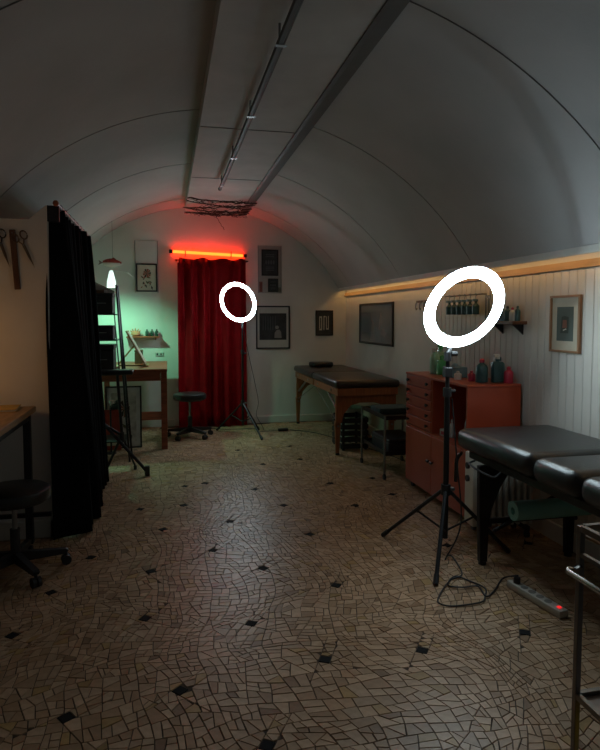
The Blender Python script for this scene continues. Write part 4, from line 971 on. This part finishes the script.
# ------------------------------------------------------------------ work desk beside the pier
t = thing('work_desk', 'brown topped work desk with black legs beside the wall pier', 'desk', (-1.055, 3.1, 0))
bm = B(); rbox(bm, (-0.29, -0.74, 0.785), (0.275, 0.755, 0.82), 0.003, 1); obj('desktop', bm, OAK, t)
for sx in (-1, 1):
    for yy in (-0.68, 0.695):
        bm = B(); x = sx * 0.235; box(bm, (x - 0.02, yy - 0.02, 0), (x + 0.02, yy + 0.02, 0.7845)); obj('leg', bm, BLACKM, t, bevel=0.002)
for sx in (-1, 1):
    bm = B(); box(bm, (sx * 0.235 - 0.015, -0.66, 0.745), (sx * 0.235 + 0.015, 0.675, 0.7845)); obj('side_rail', bm, BLACKM, t)
bm = B(); box(bm, (-0.215, 0.68, 0.16), (0.36, 0.70, 0.185)); obj('foot_bar', bm, BLACKM, t)
t = thing('note_book', 'yellow notebook lying on the work desk beside the pier', 'book', (-0.94, 3.72, 0.8206), 0.08)
bm = B(); box(bm, (-0.09, -0.10, 0.003), (0.088, 0.098, 0.012)); obj('pages', bm, PAPER, t)
bm = B(); box(bm, (-0.092, -0.102, 0), (0.092, 0.102, 0.0026)); box(bm, (-0.092, -0.102, 0.0124), (0.092, 0.102, 0.015)); obj('cover', bm, mat('ochre_cover', (0.55, 0.33, 0.06), 0.6), t)

# tools hanging on the pier
yp = 3.8995
def scissors(label, x, z, s, hm, ang):
    t = thing('scissors', label, 'scissors', (x, yp, z)); t.rotation_euler = (0, ang, 0)
    for sd in (-1, 1):
        bm = B()
        prism(bm, [(0.0, 0.01 * s), (sd * 0.012 * s, 0.0), (sd * 0.010 * s, -0.10 * s), (-sd * 0.001, -0.20 * s), (-sd * 0.003 * s, -0.02 * s)], lambda p: (p[0], -0.012 + 0.002 * sd - 0.0015, p[1]), lambda p: (p[0], -0.012 + 0.002 * sd + 0.0015, p[1])); bl = obj('blade', bm, mat('worn_steel', (0.22, 0.17, 0.13), 0.4, metal=0.8), t)
        bm = B(); cx, cz = sd * 0.036 * s, 0.075 * s
        tube(bm, [(cx + 0.026 * s * math.cos(a), -0.012, cz + 0.036 * s * math.sin(a)) for a in [2 * PI * i / 16 for i in range(16)]], 0.006 * s, 6, closed=True)
        cyl(bm, (0, -0.012, 0.0), (cx * 0.72, -0.012, cz - 0.030 * s), 0.006 * s, 6); obj('handle', bm, hm, t, smooth=True)
    bm = B(); cyl(bm, (0, -0.018, 0), (0, -0.007, 0), 0.006 * s, 8); obj('pivot', bm, STEELD, t, smooth=True)
    bm = B(); cyl(bm, (0.036 * s, 0, 0.105 * s), (0.036 * s, -0.022, 0.105 * s), 0.003, 6); obj('nail', bm, STEELD, t)
scissors('scissors with brown looped handles hanging on the wall pier', -0.83, 1.785, 0.72, mat('bronze_handle', (0.13, 0.075, 0.04), 0.5), math.radians(-24))
scissors('scissors with black handles hanging beside the wooden strip', -0.955, 1.79, 0.72, BLACKP, math.radians(-18))
t = thing('wooden_strip', 'long narrow wooden strip hanging on the wall pier between scissors', 'strip', (-0.882, yp, 1.70)); t.rotation_euler = (0, math.radians(-3.5), 0)
bm = B(); rbox(bm, (-0.017, -0.012, -0.18), (0.017, 0, 0.175), 0.003, 1); obj('strip', bm, DARKW, t)
bm = B(); cyl(bm, (0, 0, 0.155), (0, -0.02, 0.155), 0.004, 6); obj('nail', bm, STEELD, t)

# ------------------------------------------------------------------ small trolley by the massage table
t = thing('work_trolley', 'black two tier trolley between the red cabinet and the massage table', 'trolley', (1.955, 4.97, 0))
for sx in (-1, 1):
    for sy in (-1, 1):
        bm = B(); x, y = sx * 0.20, sy * 0.30; cyl(bm, (x, y, 0.05), (x, y, 0.535), 0.010, 8); ps = obj('post', bm, STEELD, t, smooth=True)
        bm = B(); cyl(bm, (x - 0.008, y, 0.025), (x + 0.008, y, 0.025), 0.025, 12); cyl(bm, (x, y, 0.03), (x, y, 0.055), 0.008, 8); obj('castor', bm, BLACKP, ps, smooth=True)
for zz in (0.50, 0.20):
    bm = B(); box(bm, (-0.19, -0.29, zz), (0.19, 0.29, zz + 0.012)); for_ = obj('tray', bm, BLACKM, t)
    bm = B()
    for s in (-1, 1): box(bm, (s * 0.188 - 0.004, -0.29, zz + 0.0125), (s * 0.188 + 0.004, 0.29, zz + 0.035)); box(bm, (-0.183, s * 0.286 - 0.004, zz + 0.0125), (0.183, s * 0.286 + 0.004, zz + 0.035))
    obj('tray_rim', bm, BLACKM, for_)
bm = B(); rbox(bm, (-0.16, -0.13, 0), (0.16, 0.13, 0.05), 0.012, 2); o = obj('folded_towel', bm, mat('teal_towel', (0.025, 0.05, 0.05), 0.9, bump=0.4, bscale=200), smooth=True, loc=(1.955, 5.03, 0.5126)); tag(o, 'dark teal folded towel on the upper tray of the trolley', 'towel')
t = thing('equipment_case', 'dark equipment case on the lower tray of the trolley', 'case', (1.955, 4.95, 0.2126))
bm = B(); rbox(bm, (-0.14, -0.22, 0), (0.14, 0.22, 0.08), 0.008, 2); obj('body', bm, BLACKP, t)
bm = B(); rbox(bm, (-0.141, -0.221, 0.0805), (0.141, 0.221, 0.11), 0.008, 2); obj('lid', bm, BLACKP, t)
# under the far massage table
t = thing('slatted_crate', 'dark slatted crate under the far massage table', 'crate', (1.86, 5.98, 0))
for sx in (-1, 1):
    for sy in (-1, 1): bm = B(); box(bm, (sx * 0.12 - 0.012, sy * 0.16 - 0.012, 0), (sx * 0.12 + 0.012, sy * 0.16 + 0.012, 0.34)); obj('corner_post', bm, BLACKP, t)
for k in range(5):
    zz = 0.02 + 0.066 * k
    for s in (-1, 1):
        bm = B(); box(bm, (s * 0.139 - 0.006, -0.172, zz), (s * 0.139 + 0.006, 0.172, zz + 0.045)); obj('slat', bm, BLACKP, t)
        bm = B(); box(bm, (-0.132, s * 0.179 - 0.006, zz), (0.132, s * 0.179 + 0.006, zz + 0.045)); obj('slat', bm, BLACKP, t)
bm = B(); lathe(bm, [(0, 0), (0.11, 0), (0.13, 0.01), (0.155, 0.33), (0.16, 0.34), (0.152, 0.34), (0.125, 0.02), (0, 0.02)], 24); o = obj('waste_bin', bm, mat('mint_bin', (0.42, 0.5, 0.44), 0.5), smooth=True, loc=(2.02, 6.5, 0)); tag(o, 'pale green waste bin under the far massage table', 'bin')
bm = B(); tube(bm, spline([(1.40, 7.0, 0.012), (1.62, 6.86, 0.004), (1.76, 6.6, 0.004), (1.95, 6.05, 0.004), (2.12, 5.5, 0.004), (2.2, 5.0, 0.004), (2.22, 4.6, 0.004)], 8), 0.004, 6); o = obj('floor_cable', bm, BLACKP, smooth=True); tag(o, 'thin black cable running from the adapter under the massage table', 'cable')
t = thing('power_adapter', 'small black adapter lying on the floor by the end wall', 'adapter', (1.36, 7.0, 0), 0.1)
bm = B(); rbox(bm, (-0.08, -0.025, 0), (0.04, 0.025, 0.03), 0.005, 2); obj('case', bm, BLACKP, t)
bm = B(); tube(bm, spline([(-0.08, 0, 0.014), (-0.16, 0.03, 0.004), (-0.30, 0.02, 0.004), (-0.34, 0.0, 0.004)], 5), 0.003, 6); obj('lead', bm, BLACKP, t, smooth=True)

# ------------------------------------------------------------------ radiator and pale cupboard beside the cabinet
t = thing('oil_heater', 'pale portable heater with upright fins under the treatment table', 'heater', (1.985, 3.335, 0), math.radians(-5))
RADM = mat('radiator_paint', (0.68, 0.68, 0.64), 0.45)
for k in range(8):
    x = -0.075 + 0.040 * k
    bm = B(); rbox(bm, (x - 0.011, -0.07, 0.075), (x + 0.011, 0.07, 0.51), 0.009, 3); fn = obj('fin', bm, RADM, t, smooth=True)
    if k < 7:
        bm = B(); cyl(bm, (x + 0.0105, 0, 0.12), (x + 0.0295, 0, 0.12), 0.022, 10); obj('lower_joint', bm, RADM, fn, smooth=True)
        bm = B(); cyl(bm, (x + 0.0105, 0, 0.48), (x + 0.0295, 0, 0.48), 0.022, 10); obj('upper_joint', bm, RADM, fn, smooth=True)
bm = B(); rbox(bm, (-0.175, -0.065, 0.07), (-0.090, 0.065, 0.52), 0.012, 2); cp = obj('control_box', bm, mat('pale_bin', (0.68, 0.65, 0.57), 0.5), t, smooth=True)
for zz in (0.44, 0.36):
    bm = B(); cyl(bm, (-0.1755, 0.0, zz), (-0.19, 0.0, zz), 0.02, 14); obj('dial', bm, BLACKP, cp, smooth=True)
for x in (-0.10, 0.17):
    bm = B(); rbox(bm, (x - 0.015, -0.10, 0.045), (x + 0.015, 0.10, 0.0745), 0.004, 1); ft = obj('foot_bar', bm, BLACKP, t)
    for sy in (-1, 1):
        bm = B(); cyl(bm, (x - 0.01, sy * 0.085, 0.022), (x + 0.01, sy * 0.085, 0.022), 0.022, 12); cyl(bm, (x, sy * 0.085, 0.025), (x, sy * 0.085, 0.046), 0.006, 8); obj('castor', bm, BLACKP, ft, smooth=True)

# ------------------------------------------------------------------ cables and power strip on the floor
t = thing('power_strip', 'white multi socket power strip with red switch on the floor', 'power strip', (1.70, 2.475, 0), math.atan2(-0.36, 0.055))
bm = B(); rbox(bm, (-0.175, -0.026, 0), (0.175, 0.026, 0.036), 0.006, 2); obj('body', bm, mat('old_white', (0.50, 0.46, 0.40), 0.5), t, smooth=True)
for k in range(5):
    bm = B(); cyl(bm, (-0.13 + 0.052 * k, 0, 0.036), (-0.13 + 0.052 * k, 0, 0.0372), 0.018, 14); so = obj('socket', bm, mat('socket_grey_brown', (0.22, 0.2, 0.18), 0.6), t)  # socket discs in a darker grey brown than the body
bm = B(); rbox(bm, (0.135, -0.009, 0.0365), (0.155, 0.009, 0.043), 0.003, 1); o = obj('switch', bm, mat('red_led', (0.6, 0.02, 0.02), 0.3, emit=(1, 0.03, 0.03), estr=0.5), t); o['label'] = 'glowing red switch'
bm = B(); cyl(bm, (-0.13, 0, 0.0375), (-0.13, 0, 0.065), 0.016, 10); obj('plug', bm, BLACKP, t, smooth=True)
CB = [on_floor(*p) for p in [(462, 575), (452, 580), (445, 588), (438, 600), (441, 606), (455, 607), (481, 604), (485, 597), (485, 590), (470, 582), (455, 578), (448, 586), (463, 589), (478, 587), (486, 598), (494, 592), (503, 580)]]
pts = [(1.55, 3.07, 0.9), (1.575, 3.05, 0.55), (1.59, 3.02, 0.2), (1.50, 3.02, 0.006)] + [(x, y, 0.005 + 0.004 * (i % 2)) for i, (x, y) in enumerate([on_floor(451, 556)] + CB)] + [(1.675, 2.60, 0.075), (1.68, 2.604, 0.07)]
bm = B(); tube(bm, spline(pts, 6), 0.0042, 6)
o = obj('lamp_cable', bm, BLACKP, smooth=True); tag(o, 'black cable coiled on the mosaic floor leading to the power strip', 'cable')
bm = B(); tube(bm, spline([(0.87, 6.945, 1.2), (0.93, 6.96, 0.9), (1.00, 7.0, 0.6), (1.05, 7.05, 0.35), (1.02, 7.0, 0.2), (1.12, 7.1, 0.005), (1.0, 7.2, 0.005), (0.7, 7.22, 0.005), (0.5, 7.3, 0.005), (0.45, 7.1, 0.005), (0.3, 7.28, 0.005)], 7), 0.0035, 6)
o = obj('lamp_cable', bm, BLACKP, smooth=True); tag(o, 'thin cable hanging down from the ring light in front of the red curtain', 'cable')

# ------------------------------------------------------------------ metal trolley in the near right corner
t = thing('steel_trolley', 'dark steel trolley with wooden top tray beside the treatment table', 'trolley', (1.32, 1.08, 0))
TX, TY, TZ = 0.225, 0.32, 0.785
TM = mat('trolley_steel', (0.22, 0.21, 0.20), 0.32, metal=0.9)
for sx in (-1, 1):
    for sy in (-1, 1):
        bm = B(); x, y = sx * TX, sy * TY; box(bm, (x - 0.008, y - 0.008, 0.07), (x + 0.008, y + 0.008, TZ)); ps = obj('post', bm, TM, t, bevel=0.002)
        bm = B(); cyl(bm, (x - 0.01, y, 0.03), (x + 0.01, y, 0.03), 0.03, 14); cyl(bm, (x, y, 0.04), (x, y, 0.072), 0.008, 8); obj('castor', bm, BLACKP, ps, smooth=True)
for zz, mm in ((TZ - 0.012, OAK), (0.30, mat('trolley_glass', (0.26, 0.21, 0.19), 0.3)), (0.09, mat('trolley_glass', (0.3, 0.25, 0.22)))):
    for sx in (-1, 1):
        bm = B(); box(bm, (sx * TX - 0.007, -TY + 0.0085, zz - 0.002), (sx * TX + 0.007, TY - 0.0085, zz + 0.014)); obj('side_rail', bm, TM, t)
    for sy in (-1, 1):
        bm = B(); box(bm, (-TX + 0.0085, sy * TY - 0.007, zz - 0.002), (TX - 0.0085, sy * TY + 0.007, zz + 0.014)); obj('end_rail', bm, TM, t)
    z_ = zz - (0.02 if zz > 0.5 else 0.004)
    bm = B(); box(bm, (-TX + 0.0075, -TY + 0.0075, z_), (TX - 0.0075, TY - 0.0075, z_ + 0.006)); obj('shelf_panel', bm, mm, t)
for sx in (-1, 1):
    bm = B(); box(bm, (sx * TX - 0.006, -TY + 0.0085, TZ - 0.085), (sx * TX + 0.006, TY - 0.0085, TZ - 0.073)); obj('lower_rail', bm, TM, t)
bm = B(); tube(bm, [(-TX - 0.006, TY - 0.01, TZ - 0.11), (-TX - 0.045, TY - 0.012, TZ - 0.112), (-TX - 0.052, TY - 0.02, TZ - 0.114), (-TX - 0.052, -TY + 0.02, TZ - 0.114), (-TX - 0.045, -TY + 0.012, TZ - 0.112), (-TX - 0.006, -TY + 0.01, TZ - 0.11)], 0.0075, 10); obj('push_handle', bm, mat('bright_rail', (0.4, 0.38, 0.35), 0.25, metal=1.0), t, smooth=True)
t = thing('yellow_box', 'yellow carton with dark print on the bottom shelf of the steel trolley', 'box', (1.235, 1.26, 0.0925), 0.15)
bm = B(); rbox(bm, (-0.10, -0.08, 0), (0.10, 0.08, 0.10), 0.003, 1); obj('carton', bm, mat('yellow_card', (0.55, 0.32, 0.02), 0.5), t)
bm = B(); lathe(bm, [(0, 0), (0.035, 0), (0.035, 0.0008), (0, 0.0008)], 16, c=(0.02, 0, 0.1001)); obj('print_spot', bm, mat('slate_spot', (0.05, 0.06, 0.09), 0.5), t)
